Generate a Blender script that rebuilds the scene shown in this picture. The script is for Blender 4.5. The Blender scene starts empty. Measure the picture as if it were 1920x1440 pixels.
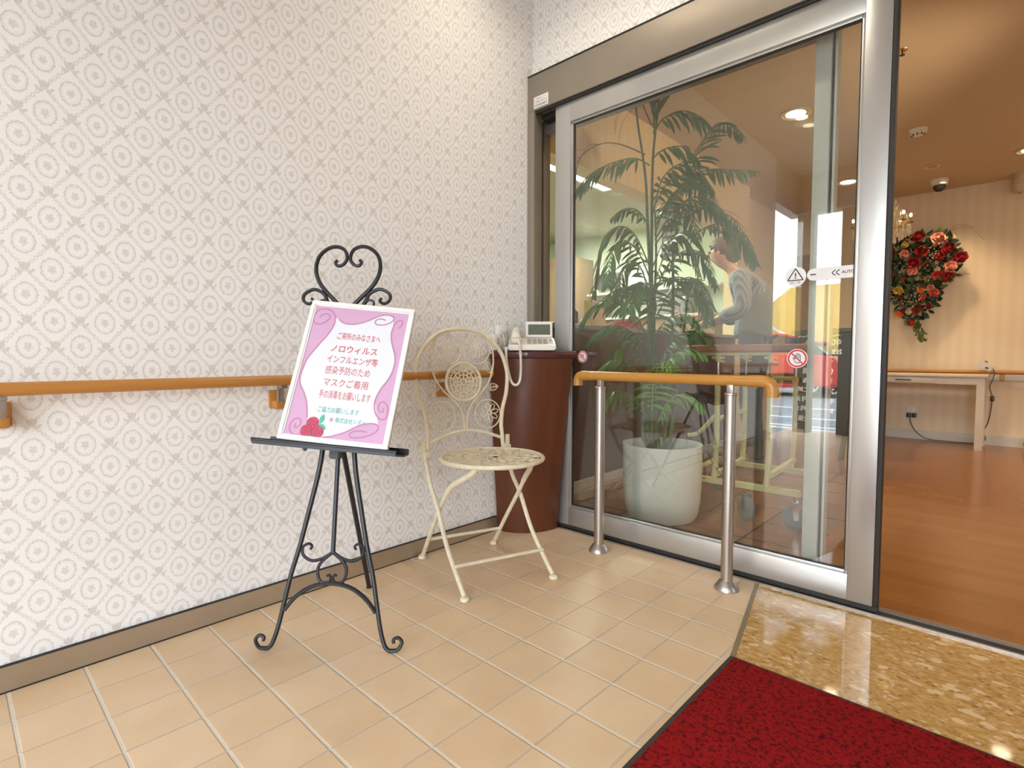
import bpy, bmesh, math, random
from mathutils import Vector, Matrix
R = math.radians
random.seed(7)
S = bpy.context.scene
COL = S.collection

# ---------------------------------------------------------------- camera
F_PX = 1009.893
yaw, pitch, roll = -0.755295, -0.0526897, 0.00057
CAM = Vector((1.79101, -0.08420, 0.82833))
fw = Vector((math.sin(yaw)*math.cos(pitch), math.cos(yaw)*math.cos(pitch), math.sin(pitch)))
rt = Vector((math.cos(yaw), -math.sin(yaw), 0))
up = rt.cross(fw)
rt2 = rt*math.cos(roll)+up*math.sin(roll); up2 = -rt*math.sin(roll)+up*math.cos(roll)
cd = bpy.data.cameras.new('camera'); cam = bpy.data.objects.new('camera', cd); COL.objects.link(cam)
cd.sensor_width = 36; cd.sensor_fit = 'HORIZONTAL'; cd.lens = F_PX/1920*36; cd.clip_start = 0.02; cd.clip_end = 200
m = Matrix.Identity(4)
for i in range(3):
    m[i][0] = rt2[i]; m[i][1] = up2[i]; m[i][2] = -fw[i]; m[i][3] = CAM[i]
cam.matrix_world = m
S.camera = cam

# ---------------------------------------------------------------- world, exposure
w = bpy.data.worlds.new('sky'); S.world = w; w.use_nodes = True
nt = w.node_tree; bgn = nt.nodes['Background']
tc = nt.nodes.new('ShaderNodeTexCoord'); sep = nt.nodes.new('ShaderNodeSeparateXYZ'); rmp = nt.nodes.new('ShaderNodeValToRGB')
nt.links.new(tc.outputs['Generated'], sep.inputs[0]); nt.links.new(sep.outputs[2], rmp.inputs[0])
rmp.color_ramp.elements[0].position = 0.0; rmp.color_ramp.elements[0].color = (0.86, 0.93, 1, 1)
rmp.color_ramp.elements[1].position = 0.9; rmp.color_ramp.elements[1].color = (0.75, 0.86, 1, 1)
nt.links.new(rmp.outputs[0], bgn.inputs[0]); bgn.inputs[1].default_value = 8.0
S.view_settings.view_transform = 'Standard'; S.view_settings.look = 'None'
S.view_settings.exposure = 0.36; S.view_settings.gamma = 1; S.view_settings.use_curve_mapping = False
S.cycles.max_bounces = 10; S.cycles.diffuse_bounces = 5; S.cycles.transparent_max_bounces = 24

def spot(name, loc, power, color, angle=110, size=0.05, blend=0.6, tgt=None):
    l = bpy.data.lights.new(name, 'SPOT'); l.energy = power; l.color = color; l.spot_size = R(angle); l.spot_blend = blend; l.shadow_soft_size = size
    o = bpy.data.objects.new(name, l); COL.objects.link(o); o.location = loc
    if tgt: o.rotation_euler = (Vector(tgt)-Vector(loc)).to_track_quat('-Z', 'Y').to_euler()
    return o
WARM = (1, 0.76, 0.48)

# ---------------------------------------------------------------- node helpers
class N:
    def __init__(s, mat): s.t = mat.node_tree
    def new(s, t, **k):
        n = s.t.nodes.new(t)
        for a, b in k.items(): setattr(n, a, b)
        return n
    def link(s, a, b): s.t.links.new(a, b)
    def m(s, op, a, b=None, c=None):
        n = s.t.nodes.new('ShaderNodeMath'); n.operation = op
        for i, v in enumerate((a, b, c)):
            if v is None: continue
            if isinstance(v, (int, float)): n.inputs[i].default_value = v
            else: s.t.links.new(v, n.inputs[i])
        return n.outputs[0]
    def mix(s, f, a, b):
        n = s.t.nodes.new('ShaderNodeMix'); n.data_type = 'RGBA'
        for i, v in ((0, f), (6, a), (7, b)):
            if isinstance(v, (int, float)): n.inputs[i].default_value = v
            elif isinstance(v, tuple): n.inputs[i].default_value = (*v, 1)
            else: s.t.links.new(v, n.inputs[i])
        return n.outputs[2]
    def step(s, x, lo, hi):
        n = s.t.nodes.new('ShaderNodeMapRange'); n.interpolation_type = 'SMOOTHSTEP'
        s.t.links.new(x, n.inputs[0]); n.inputs[1].default_value = lo; n.inputs[2].default_value = hi
        return n.outputs[0]
    def noise(s, scale, detail=3, vec=None, rough=0.5, out=0):
        n = s.t.nodes.new('ShaderNodeTexNoise'); n.inputs['Scale'].default_value = scale; n.inputs['Detail'].default_value = detail; n.inputs['Roughness'].default_value = rough
        if vec is not None: s.t.links.new(vec, n.inputs['Vector'])
        return n.outputs[out]
    def obj(s): return s.t.nodes.new('ShaderNodeTexCoord').outputs['Object']
    def xyz(s, v):
        n = s.t.nodes.new('ShaderNodeSeparateXYZ'); s.t.links.new(v, n.inputs[0]); return n.outputs
    def comb(s, x, y, z=0.0):
        n = s.t.nodes.new('ShaderNodeCombineXYZ')
        for i, v in enumerate((x, y, z)):
            if isinstance(v, (int, float)): n.inputs[i].default_value = v
            else: s.t.links.new(v, n.inputs[i])
        return n.outputs[0]
    def mapping(s, v, sc=(1, 1, 1), rot=(0, 0, 0)):
        n = s.t.nodes.new('ShaderNodeMapping'); s.t.links.new(v, n.inputs[0]); n.inputs['Scale'].default_value = sc; n.inputs['Rotation'].default_value = rot; return n.outputs[0]
    def bump(s, h, strength, dist=0.002):
        n = s.t.nodes.new('ShaderNodeBump'); n.inputs['Strength'].default_value = strength; n.inputs['Distance'].default_value = dist
        s.t.links.new(h, n.inputs['Height']); return n.outputs[0]

def base(name, col, rough=0.5, metal=0.0, spec=0.5, emis=None, estr=0, coat=0):
    mt = bpy.data.materials.new(name); mt.use_nodes = True; b = mt.node_tree.nodes['Principled BSDF']
    b.inputs['Base Color'].default_value = (*col, 1); b.inputs['Roughness'].default_value = rough; b.inputs['Metallic'].default_value = metal
    b.inputs['Specular IOR Level'].default_value = spec
    if coat: b.inputs['Coat Weight'].default_value = coat; b.inputs['Coat Roughness'].default_value = 0.08
    if emis: b.inputs['Emission Color'].default_value = (*emis, 1); b.inputs['Emission Strength'].default_value = estr
    return mt, b
def mat(name, col, rough=0.5, metal=0.0, var=0.06, nscale=30, bump=0.0, bscale=200, spec=0.5, coat=0, stretch=None):
    """plain surface with slight procedural variation of tone"""
    mt, b = base(name, col, rough, metal, spec, coat=coat); n = N(mt)
    v = n.obj()
    if stretch: v = n.mapping(v, stretch)
    f = n.noise(nscale, 4, v)
    d = tuple(max(0, c*(1-var*2)) for c in col); l = tuple(min(1, c*(1+var)) for c in col)
    n.link(n.mix(f, d, l), b.inputs['Base Color'])
    if bump: n.link(n.bump(n.noise(bscale, 2, v), bump), b.inputs['Normal'])
    return mt

def wallpaper(name, axis, u0, v0):
    mt, b = base(name, (0.8, 0.77, 0.73), 0.75, 0, 0.2); n = N(mt); o = n.obj(); X = n.xyz(o)
    H = X[axis]; V = X[2]
    nz = n.xyz(n.noise(170, 2, o, 0.7, 1)); nz2 = n.noise(520, 2, o, 0.7); nf = n.noise(330, 1, o)
    du0 = n.m('ADD', n.m('DIVIDE', n.m('SUBTRACT', H, u0), 0.104), n.m('MULTIPLY', n.m('SUBTRACT', nz[0], 0.5), 0.10))
    dv0 = n.m('ADD', n.m('DIVIDE', n.m('SUBTRACT', V, v0), 0.1292), n.m('MULTIPLY', n.m('SUBTRACT', nz[1], 0.5), 0.085))
    def loc(off, src):
        t = n.m('ADD', src, off); return n.m('SUBTRACT', t, n.m('ROUND', t))
    def rad(a, c, ra, rc):
        return n.m('SQRT', n.m('ADD', n.m('POWER', n.m('DIVIDE', a, ra), 2.0), n.m('POWER', n.m('DIVIDE', c, rc), 2.0)))
    def inv(x): return n.m('SUBTRACT', 1.0, x)
    a1, c1 = loc(0, du0), loc(0, dv0); a2, c2 = loc(.5, du0), loc(.5, dv0)
    r1 = rad(a1, c1, .205, .215); r2 = rad(a2, c2, .205, .215); r = n.m('MINIMUM', r1, r2)
    first = n.m('LESS_THAN', r1, r2)
    def pick(x, y): return n.m('ADD', n.m('MULTIPLY', first, x), n.m('MULTIPLY', inv(first), y))
    an = n.m('ARCTAN2', pick(c1, c2), pick(a1, a2))
    teeth = n.m('MULTIPLY', n.m('SINE', n.m('MULTIPLY', an, 30.0)), .045)
    ring = n.m('MULTIPLY', inv(n.step(n.m('ABSOLUTE', n.m('ADD', n.m('SUBTRACT', r, 1.0), teeth)), .045, .12)), n.m('ADD', .55, n.m('MULTIPLY', n.step(nz2, .35, .6), .45)))
    ring2 = n.m('MULTIPLY', inv(n.step(n.m('ABSOLUTE', n.m('SUBTRACT', r, .78)), .02, .06)), .22)
    blob = n.m('MULTIPLY', inv(n.step(n.m('ADD', r, n.m('MULTIPLY', n.m('SINE', n.m('MULTIPLY', an, 5.0)), .06)), .30, .44)), n.m('ADD', .35, n.m('MULTIPLY', n.step(nf, .42, .55), .5)))
    a3, c3 = loc(.5, du0), loc(0.0, dv0); a4, c4 = loc(0, du0), loc(.5, dv0)
    f3 = rad(a3, c3, .13, .11); f4 = rad(a4, c4, .13, .11); sec = n.m('LESS_THAN', f3, f4)
    fa = n.m('ADD', n.m('MULTIPLY', sec, a3), n.m('MULTIPLY', inv(sec), a4)); fc = n.m('ADD', n.m('MULTIPLY', sec, c3), n.m('MULTIPLY', inv(sec), c4))
    def petal(dx, dy, ax, ay, sq=0.0):
        aa = n.m('ABSOLUTE', fa); x = n.m('SUBTRACT', aa, dx); y = n.m('ADD', n.m('SUBTRACT', fc, dy), n.m('MULTIPLY', x, sq))
        return rad(x, y, ax, ay)
    fp = n.m('MINIMUM', petal(0, .03, .062, .088), petal(.065, .04, .036, .075, -.9))
    fp = n.m('MINIMUM', fp, n.m('MINIMUM', petal(.125, -.05, .062, .032, -.5), petal(.07, -.09, .048, .026, .9)))
    fl = n.m('MULTIPLY', inv(n.step(fp, .75, 1.15)), n.m('ADD', .6, n.m('MULTIPLY', n.step(nf, .35, .6), .4)))
    dd = n.m('SUBTRACT', n.m('ADD', n.m('ABSOLUTE', a1), n.m('ABSOLUTE', c1)), .5)
    al = n.m('SUBTRACT', n.m('ABSOLUTE', a1), n.m('ABSOLUTE', c1))
    wv = n.m('MULTIPLY', n.m('SINE', n.m('MULTIPLY', al, 18.85)), .036)
    g1 = n.m('ABSOLUTE', n.m('SUBTRACT', dd, wv)); g2 = n.m('ABSOLUTE', n.m('ADD', dd, wv))
    fray = n.m('MULTIPLY', n.m('SINE', n.m('MULTIPLY', al, 170.0)), .008)
    g = n.m('MULTIPLY', inv(n.step(n.m('ADD', n.m('MINIMUM', g1, g2), fray), .008, .026)), n.m('ADD', .45, n.m('MULTIPLY', n.step(nz2, .4, .62), .45)))
    mask = n.m('MAXIMUM', n.m('MAXIMUM', ring, ring2), n.m('MAXIMUM', n.m('MAXIMUM', blob, fl), g))
    mask = n.m('MULTIPLY', mask, n.m('ADD', .45, n.m('MULTIPLY', nz2, .8)))
    big = n.noise(3, 2, o)
    basec = n.mix(big, (0.85, 0.84, 0.82), (0.885, 0.88, 0.865))
    n.link(n.mix(mask, basec, (0.60, 0.56, 0.515)), b.inputs['Base Color'])
    tex = n.noise(900, 2, n.mapping(o, (1, 1, .35)))
    n.link(n.bump(tex, .12, .0006), b.inputs['Normal'])
    return mt

def porch_tile():
    mt, b = base('porch_tile', (0.7, 0.5, 0.33), 0.42, 0, 0.4); n = N(mt); o = n.obj(); X = n.xyz(o)
    tx = n.m('DIVIDE', n.m('SUBTRACT', X[0], .1537), .15251); ty = n.m('DIVIDE', X[1], .15)
    fx = n.m('ABSOLUTE', n.m('SUBTRACT', tx, n.m('ROUND', tx))); fy = n.m('ABSOLUTE', n.m('SUBTRACT', ty, n.m('ROUND', ty)))
    gx = n.m('SUBTRACT', 1.0, n.step(fx, .009, .016)); gy = n.m('SUBTRACT', 1.0, n.step(fy, .016, .026))
    g = n.m('MAXIMUM', gx, gy)
    wn = n.new('ShaderNodeTexWhiteNoise'); n.link(n.comb(n.m('FLOOR', tx), n.m('FLOOR', ty)), wn.inputs['Vector'])
    f = n.m('ADD', n.m('MULTIPLY', n.noise(7, 4, o), .75), n.m('MULTIPLY', wn.outputs[0], .25))
    col = n.mix(f, (0.57, 0.39, 0.22), (0.76, 0.585, 0.39))
    grout = n.mix(gy, (0.50, 0.44, 0.37), (0.62, 0.57, 0.49))
    n.link(n.mix(g, col, grout), b.inputs['Base Color'])
    n.link(n.m('ADD', .38, n.m('MULTIPLY', g, .4)), b.inputs['Roughness'])
    hh = n.m('ADD', n.m('SUBTRACT', 1.0, n.m('MAXIMUM', n.m('SUBTRACT', 1.0, n.step(fx, .008, .022)), n.m('SUBTRACT', 1.0, n.step(fy, .014, .034)))), n.m('MULTIPLY', n.noise(60, 3, o), .06))
    n.link(n.bump(hh, .5, .003), b.inputs['Normal'])
    return mt

def marble():
    mt, b = base('gold_marble', (0.6, 0.4, 0.2), 0.06, 0, 0.6); n = N(mt); o = n.obj()
    v = n.mapping(o, (1, 1.7, 1), (0, 0, .25))
    dis = n.xyz(n.noise(9, 3, v, .6, 1)); X = n.xyz(v)
    v2 = n.comb(n.m('ADD', X[0], n.m('MULTIPLY', dis[0], .035)), n.m('ADD', X[1], n.m('MULTIPLY', dis[1], .05)), 0.0)
    a = n.noise(34, 6, v2, .75); c0 = n.mix(n.step(a, .35, .65), (0.40, 0.215, 0.06), (0.62, 0.40, 0.16))
    ds2 = n.xyz(n.noise(45, 3, o, .7, 1)); Y2 = n.xyz(v2); v3 = n.comb(n.m('ADD', Y2[0], n.m('MULTIPLY', ds2[0], .045)), n.m('ADD', Y2[1], n.m('MULTIPLY', ds2[1], .045)), 0.0)
    vo = n.new('ShaderNodeTexVoronoi'); vo.inputs['Scale'].default_value = 23; n.link(v3, vo.inputs['Vector'])
    vr = n.xyz(vo.outputs['Color']); chip = n.m('MULTIPLY', n.m('SUBTRACT', 1.0, n.step(vo.outputs['Distance'], .38, .46)), n.step(vr[0], .76, .80))
    c1 = n.mix(n.m('MULTIPLY', chip, .8), c0, (0.76, 0.58, 0.36))
    vo2 = n.new('ShaderNodeTexVoronoi'); vo2.inputs['Scale'].default_value = 55; n.link(v2, vo2.inputs['Vector'])
    vr2 = n.xyz(vo2.outputs['Color']); ch2 = n.m('MULTIPLY', n.m('SUBTRACT', 1.0, n.step(vo2.outputs['Distance'], .36, .46)), n.step(vr2[1], .72, .76))
    c2 = n.mix(n.m('MULTIPLY', ch2, .8), c1, (0.70, 0.53, 0.34))
    ch3 = n.m('MULTIPLY', n.m('SUBTRACT', 1.0, n.step(vo2.outputs['Distance'], .25, .38)), n.step(vr2[2], .84, .87))
    c3 = n.mix(n.m('MULTIPLY', ch3, .7), c2, (0.24, 0.10, 0.03))
    n.link(c3, b.inputs['Base Color']); return mt

def carpet():
    mt, b = base('red_pile', (0.3, 0.01, 0.01), 0.95, 0, 0.1); n = N(mt); o = n.obj()
    a = n.noise(95, 3, o, .7); f = n.noise(420, 2, o, .7)
    k = n.m('ADD', n.m('MULTIPLY', a, .65), n.m('MULTIPLY', f, .35))
    n.link(n.mix(n.step(k, .40, .52), (0.065, 0.005, 0.009), (0.33, 0.010, 0.010)), b.inputs['Base Color'])
    n.link(n.bump(f, .9, .004), b.inputs['Normal']); return mt

def planks(name, c1, c2, pw, pl, rough, along='y', grout=None, gw=.012):
    mt, b = base(name, c1, rough, 0, .5); n = N(mt); o = n.obj(); X = n.xyz(o)
    u, v = (X[0], X[1]) if along == 'y' else (X[1], X[0])
    tu = n.m('DIVIDE', u, pw); iu = n.m('FLOOR', tu)
    tv = n.m('ADD', n.m('DIVIDE', v, pl), n.m('MULTIPLY', iu, 0.37 if pl > pw*2 else 0.0)); iv = n.m('FLOOR', tv)
    wn = n.new('ShaderNodeTexWhiteNoise'); n.link(n.comb(iu, iv), wn.inputs['Vector'])
    gr = n.noise(6, 5, n.mapping(o, (14, 1, 1) if along == 'y' else (1, 14, 1)), .6)
    f = n.m('ADD', n.m('MULTIPLY', gr, .6), n.m('MULTIPLY', wn.outputs[0], .4))
    c = n.mix(f, c1, c2)
    if grout:
        eu = n.m('MULTIPLY', n.m('ABSOLUTE', n.m('SUBTRACT', tu, n.m('ROUND', tu))), pw); ev = n.m('MULTIPLY', n.m('ABSOLUTE', n.m('SUBTRACT', tv, n.m('ROUND', tv))), pl)
        g = n.m('MAXIMUM', n.m('SUBTRACT', 1.0, n.step(eu, gw*.3, gw*.6)), n.m('SUBTRACT', 1.0, n.step(ev, gw*.3, gw*.6)))
        c = n.mix(g, c, grout)
    n.link(c, b.inputs['Base Color']); return mt

def glass(name, refl=.06, tint=(0.90, 0.93, 0.90)):
    mt = bpy.data.materials.new(name); mt.use_nodes = True; n = N(mt); t = mt.node_tree
    for x in list(t.nodes):
        if x.type != 'OUTPUT_MATERIAL': t.nodes.remove(x)
    out = t.nodes['Material Output']
    lw = n.new('ShaderNodeLayerWeight'); lw.inputs[0].default_value = .5
    fr = n.m('ADD', refl, n.m('MULTIPLY', n.m('POWER', lw.outputs['Facing'], 5.0), .9))
    tr = n.new('ShaderNodeBsdfTransparent'); tr.inputs[0].default_value = (*tint, 1)
    gl = n.new('ShaderNodeBsdfGlossy'); gl.inputs['Roughness'].default_value = 0.0
    mx = n.new('ShaderNodeMixShader'); n.link(fr, mx.inputs[0]); n.link(tr.outputs[0], mx.inputs[1]); n.link(gl.outputs[0], mx.inputs[2])
    n.link(mx.outputs[0], out.inputs[0]); return mt

def striped(name, c1, c2, axis, freq, rough=.8, blend=.5):
    mt, b = base(name, c1, rough, 0, .2); n = N(mt); X = n.xyz(n.obj())
    s_ = n.m('ADD', .5, n.m('MULTIPLY', n.m('SINE', n.m('MULTIPLY', X[axis], freq)), .5))
    n.link(n.mix(n.m('MULTIPLY', s_, blend), c1, c2), b.inputs['Base Color']); return mt

M = {}
M['wp_left'] = wallpaper('wallpaper_left', 1, .068, 1.496)
M['wp_back'] = wallpaper('wallpaper_back', 0, .05, 1.496)
M['tile'] = porch_tile(); M['marble'] = marble(); M['carpet'] = carpet()
M['rubber'] = mat('black_rubber', (0.025, 0.022, 0.02), .6)
M['alu'] = mat('anodised_aluminium', (0.54, 0.54, 0.53), .34, .75, .04, 12, stretch=(1, 1, .05))
M['alu_dark'] = mat('bronze_aluminium', (0.34, 0.30, 0.25), .5, .6, .05, 10)
M['steel'] = mat('brushed_steel', (0.50, 0.475, 0.44), .36, 1, .05, 60)
M['base_metal'] = mat('baseboard_metal', (0.50, 0.44, 0.36), .32, .8, .12, 6, stretch=(1, .3, 1))
M['gap'] = mat('dark_gap', (0.015, 0.014, 0.013), .7)
M['rail_wood'] = mat('golden_wood_rail', (0.50, 0.215, 0.045), .35, 0, .10, 8, stretch=(8, .6, 8))
M['rail_plastic'] = mat('tan_resin_rail', (0.50, 0.235, 0.045), .32, 0, .05, 20)
M['iron'] = mat('black_iron', (0.022, 0.022, 0.026), .42, .3, .1, 80)
M['cream_paint'] = mat('cream_paint', (0.76, 0.68, 0.50), .42, 0, .12, 40)
M['white_plastic'] = mat('white_plastic', (0.78, 0.76, 0.72), .35)
M['ivory_plastic'] = mat('ivory_plastic', (0.80, 0.76, 0.66), .35)
M['grey_key'] = mat('grey_keys', (0.42, 0.37, 0.33), .5)
M['lcd'] = mat('lcd_panel', (0.12, 0.14, 0.10), .25)
M['mahogany'] = mat('mahogany_laminate', (0.125, 0.032, 0.008), .40, 0, .22, 5, stretch=(6, 6, .5), coat=.0)
M['mahogany_edge'] = mat('plum_edge', (0.09, 0.028, 0.03), .28, coat=.3)
M['pink'] = mat('pink_paper', (0.60, 0.36, 0.54), .6, var=.03, nscale=8)
M['paper'] = mat('white_paper', (0.70, 0.72, 0.78), .6, var=.01)
M['pink_line'] = mat('mauve_line', (0.50, 0.22, 0.36), .6)
M['text_red'] = mat('coral_ink', (0.58, 0.13, 0.11), .6)
M['text_teal'] = mat('teal_ink', (0.10, 0.42, 0.34), .6)
M['rose_red'] = mat('rose_ink', (0.55, 0.07, 0.13), .6); M['rose_dark'] = mat('rose_dark_ink', (0.36, 0.03, 0.08), .6)
M['leaf_ink'] = mat('leaf_ink', (0.10, 0.45, 0.32), .6)
M['frame_white'] = mat('white_picture_frame', (0.82, 0.80, 0.77), .35)
M['pane'] = glass('door_glass', .09, (.96, .975, .96))
M['pane2'] = glass('sidelight_glass', .035, (0.97, 0.98, 0.97))
M['red_ink'] = mat('red_ink', (0.62, 0.02, 0.03), .5); M['black_ink'] = mat('black_ink', (0.02, 0.02, 0.025), .5)
M['sticker_white'] = mat('sticker_white', (0.80, 0.80, 0.80), .5)
M['lobby_tile'] = planks('brown_lobby_tile', (0.20, 0.085, 0.045), (0.32, 0.16, 0.09), .30, .30, .22, 'y', (0.035, 0.02, 0.015))
M['lobby_wood'] = planks('lobby_wood', (0.25, 0.088, 0.02), (0.38, 0.145, 0.036), .075, .9, .20, 'x')
M['lobby_wall'] = striped('lobby_stripe_paper', (0.80, 0.68, 0.52), (0.76, 0.63, 0.46), 0, 70, .8, .8)
M['lobby_wall_y'] = striped('lobby_stripe_paper_side', (0.80, 0.64, 0.38), (0.77, 0.60, 0.34), 1, 70, .8, .8)
M['lobby_ceiling'] = mat('lobby_ceiling', (0.60, 0.47, 0.32), .9, var=.02)
M['office_wall'] = mat('office_wall', (0.66, 0.72, 0.55), .9, var=.02)
M['office_grey'] = mat('office_grey', (0.10, 0.10, 0.11), .6)
M['office_wood'] = mat('office_cabinet', (0.30, 0.19, 0.11), .6, stretch=(1, 1, .1))
M['counter_dark'] = mat('counter_front', (0.075, 0.035, 0.030), .35, 0, .2, 4)
M['counter_top'] = mat('counter_top', (0.30, 0.29, 0.30), .2)
M['white_trim'] = mat('white_trim', (0.66, 0.63, 0.58), .5)
M['pot_white'] = mat('glazed_white_pot', (0.86, 0.84, 0.77), .28, 0, .04, 8)
M['soil'] = mat('dark_soil', (0.05, 0.03, 0.02), .95, var=.4, nscale=90)
M['leaf'] = mat('palm_leaf', (0.06, 0.20, 0.03), .42, 0, .35, 12)
M['leaf_bright'] = mat('young_palm_leaf', (0.17, 0.45, 0.04), .42, 0, .3, 12)
M['stem'] = mat('palm_stem', (0.07, 0.13, 0.035), .5, 0, .3, 20)
M['stem_brown'] = mat('dry_palm_stem', (0.16, 0.11, 0.05), .6)
M['skin'] = mat('skin', (0.55, 0.30, 0.20), .5, var=.05)
M['hair'] = mat('grey_brown_hair', (0.16, 0.10, 0.065), .6, var=.3, nscale=120)
M['shirt'] = striped('striped_shirt', (0.30, 0.31, 0.33), (0.14, 0.15, 0.18), 1, 330, .85, .9)
M['vest'] = mat('olive_vest', (0.16, 0.155, 0.11), .9)
M['trousers'] = mat('navy_trousers', (0.018, 0.02, 0.03), .9)
M['walker_paint'] = mat('pale_yellow_paint', (0.62, 0.57, 0.27), .4)
M['orange_pad'] = mat('orange_vinyl', (0.42, 0.15, 0.05), .4)
M['tyre'] = mat('grey_tyre', (0.16, 0.19, 0.21), .6); M['chrome'] = mat('chrome', (0.75, 0.75, 0.75), .12, 1)
M['board'] = mat('chalkboard', (0.018, 0.018, 0.018), .6, var=.2); M['board_wood'] = mat('dark_board_frame', (0.035, 0.018, 0.012), .5)
M['chalk'] = mat('chalk', (0.8, 0.78, 0.76), .9)
M['table_white'] = mat('white_table_paint', (0.70, 0.60, 0.47), .4)
M['black_plastic'] = mat('black_plastic', (0.02, 0.02, 0.02), .35)
M['cord_grey'] = mat('grey_cord', (0.12, 0.09, 0.08), .5)
M['crystal'] = mat('crystal', (0.95, 0.85, 0.65), .12, 0, .1, 200, spec=1.0)
M['brass'] = mat('brass', (0.75, 0.50, 0.20), .25, 1)
M['asphalt'] = mat('asphalt', (0.34, 0.34, 0.34), .9, var=.1); M['road_white'] = mat('road_paint', (0.9, 0.9, 0.9), .8)
M['yellow_wall'] = mat('yellow_render', (0.85, 0.58, 0.17), .9, var=.02)
M['car_red'] = mat('car_paint_red', (0.72, 0.03, 0.02), .2, .0, coat=.6); M['car_glass'] = mat('car_glass', (0.05, 0.07, 0.07), .05)
M['kerb'] = mat('pale_kerb', (0.85, 0.85, 0.85), .8)
M['petal_red'] = mat('red_petal', (0.30, 0.004, 0.006), .6, var=.3); M['petal_pink'] = mat('pink_petal', (0.72, 0.26, 0.18), .6, var=.15)
M['petal_scarlet'] = mat('scarlet_petal', (0.55, 0.04, 0.02), .6, var=.2); M['petal_yellow'] = mat('yellow_petal', (0.62, 0.42, 0.08), .6, var=.2)
M['petal_orange'] = mat('orange_petal', (0.75, 0.20, 0.05), .6, var=.2); M['petal_cream'] = mat('cream_petal', (0.62, 0.50, 0.33), .6, var=.2)
M['foliage'] = mat('dark_foliage', (0.022, 0.045, 0.018), .6, var=.35); M['foliage_light'] = mat('light_foliage', (0.10, 0.15, 0.035), .6, var=.3)
M['twig'] = mat('dry_twig', (0.40, 0.28, 0.12), .7)
def emit(name, col, st):
    mt, b = base(name, (0.8, 0.8, 0.8), .5, emis=col, estr=st); return mt
M['lamp_on'] = emit('lit_lamp_warm', (1, .85, .6), 14); M['added_bulb'] = emit('added_bulb_glow', (1, .75, .45), 5); M['office_ceiling'] = mat('office_ceiling', (0.52, 0.53, 0.43), .9, var=.01); M['bronze_wall'] = mat('dark_bronze_post', (0.16, 0.13, 0.10), .6)
M['tube_on'] = emit('lit_fluorescent_tube', (.95, 1, .95), 6)
M['lamp_cup'] = mat('downlight_reflector', (0.75, 0.60, 0.38), .3, .3)

# ---------------------------------------------------------------- mesh helpers
def bm_(): return bmesh.new()
def box(bm, lo, hi, bev=0, seg=2):
    lo = Vector(lo); hi = Vector(hi); c = (lo+hi)/2; s = hi-lo
    t = bmesh.new(); bmesh.ops.create_cube(t, size=1, matrix=Matrix.Translation(c) @ Matrix.Diagonal((*s, 1)))
    if bev: bmesh.ops.bevel(t, geom=list(t.edges), offset=bev, segments=seg, affect='EDGES', profile=.5)
    merge(bm, t); return bm
def merge(bm, t, M4=None):
    if M4 is not None: bmesh.ops.transform(t, matrix=M4, verts=t.verts)
    me = bpy.data.meshes.new('tmp'); t.to_mesh(me); t.free(); bm.from_mesh(me); bpy.data.meshes.remove(me)
def obox(bm, c, ax, ay, az, sx, sy, sz, bev=0):
    """box centred at c with given axes and full sizes"""
    t = bmesh.new(); bmesh.ops.create_cube(t, size=1, matrix=Matrix.Diagonal((sx, sy, sz, 1)))
    if bev: bmesh.ops.bevel(t, geom=list(t.edges), offset=bev, segments=2, affect='EDGES')
    m = Matrix.Identity(4)
    for i in range(3): m[i][0] = ax[i]; m[i][1] = ay[i]; m[i][2] = az[i]; m[i][3] = c[i]
    merge(bm, t, m); return bm
def smooth(pts, n=6, closed=False):
    P = [Vector(p) for p in pts]; o = []; L = len(P)
    if L < 3 and not closed: return P
    rng = range(L if closed else L-1)
    for i in rng:
        if closed: a, b, c, d = P[(i-1) % L], P[i], P[(i+1) % L], P[(i+2) % L]
        else: a, b, c, d = P[max(i-1, 0)], P[i], P[i+1], P[min(i+2, L-1)]
        for k in range(n):
            t = k/n
            o.append(.5*((2*b)+(c-a)*t+(2*a-5*b+4*c-d)*t*t+(-a+3*b-3*c+d)*t*t*t))
    if not closed: o.append(P[-1])
    return o
def tube(bm, pts, r, seg=8, closed=False, cap=True, squash=None):
    P = [Vector(p) for p in pts]; L = len(P)
    if L < 2: return bm
    rr = r if isinstance(r, (list, tuple)) else [r]*L
    if len(rr) != L: rr = [rr[min(int(i*len(rr)/L), len(rr)-1)] for i in range(L)]
    T = []
    for i in range(L):
        a = P[(i-1) % L] if closed or i > 0 else P[i]; b = P[(i+1) % L] if closed or i < L-1 else P[i]
        d = b-a; T.append(d.normalized() if d.length > 1e-9 else Vector((0, 0, 1)))
    nn = T[0].orthogonal().normalized() if squash is None else (Vector(squash)-T[0]*Vector(squash).dot(T[0])).normalized()
    rings = []
    for i in range(L):
        if squash is not None: nn = Vector(squash)
        nn = nn-T[i]*nn.dot(T[i]); nn = nn.normalized() if nn.length > 1e-6 else T[i].orthogonal().normalized()
        bb = T[i].cross(nn); k = 1
        rings.append([bm.verts.new(P[i]+(nn*math.cos(2*math.pi*j/seg+math.pi/seg)+bb*math.sin(2*math.pi*j/seg+math.pi/seg))*rr[i]) for j in range(seg)])
    for i in range(L if closed else L-1):
        a, b = rings[i], rings[(i+1) % L]
        for j in range(seg): bm.faces.new((a[j], a[(j+1) % seg], b[(j+1) % seg], b[j]))
    if cap and not closed: bm.faces.new(rings[0][::-1]); bm.faces.new(rings[-1])
    return bm
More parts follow.
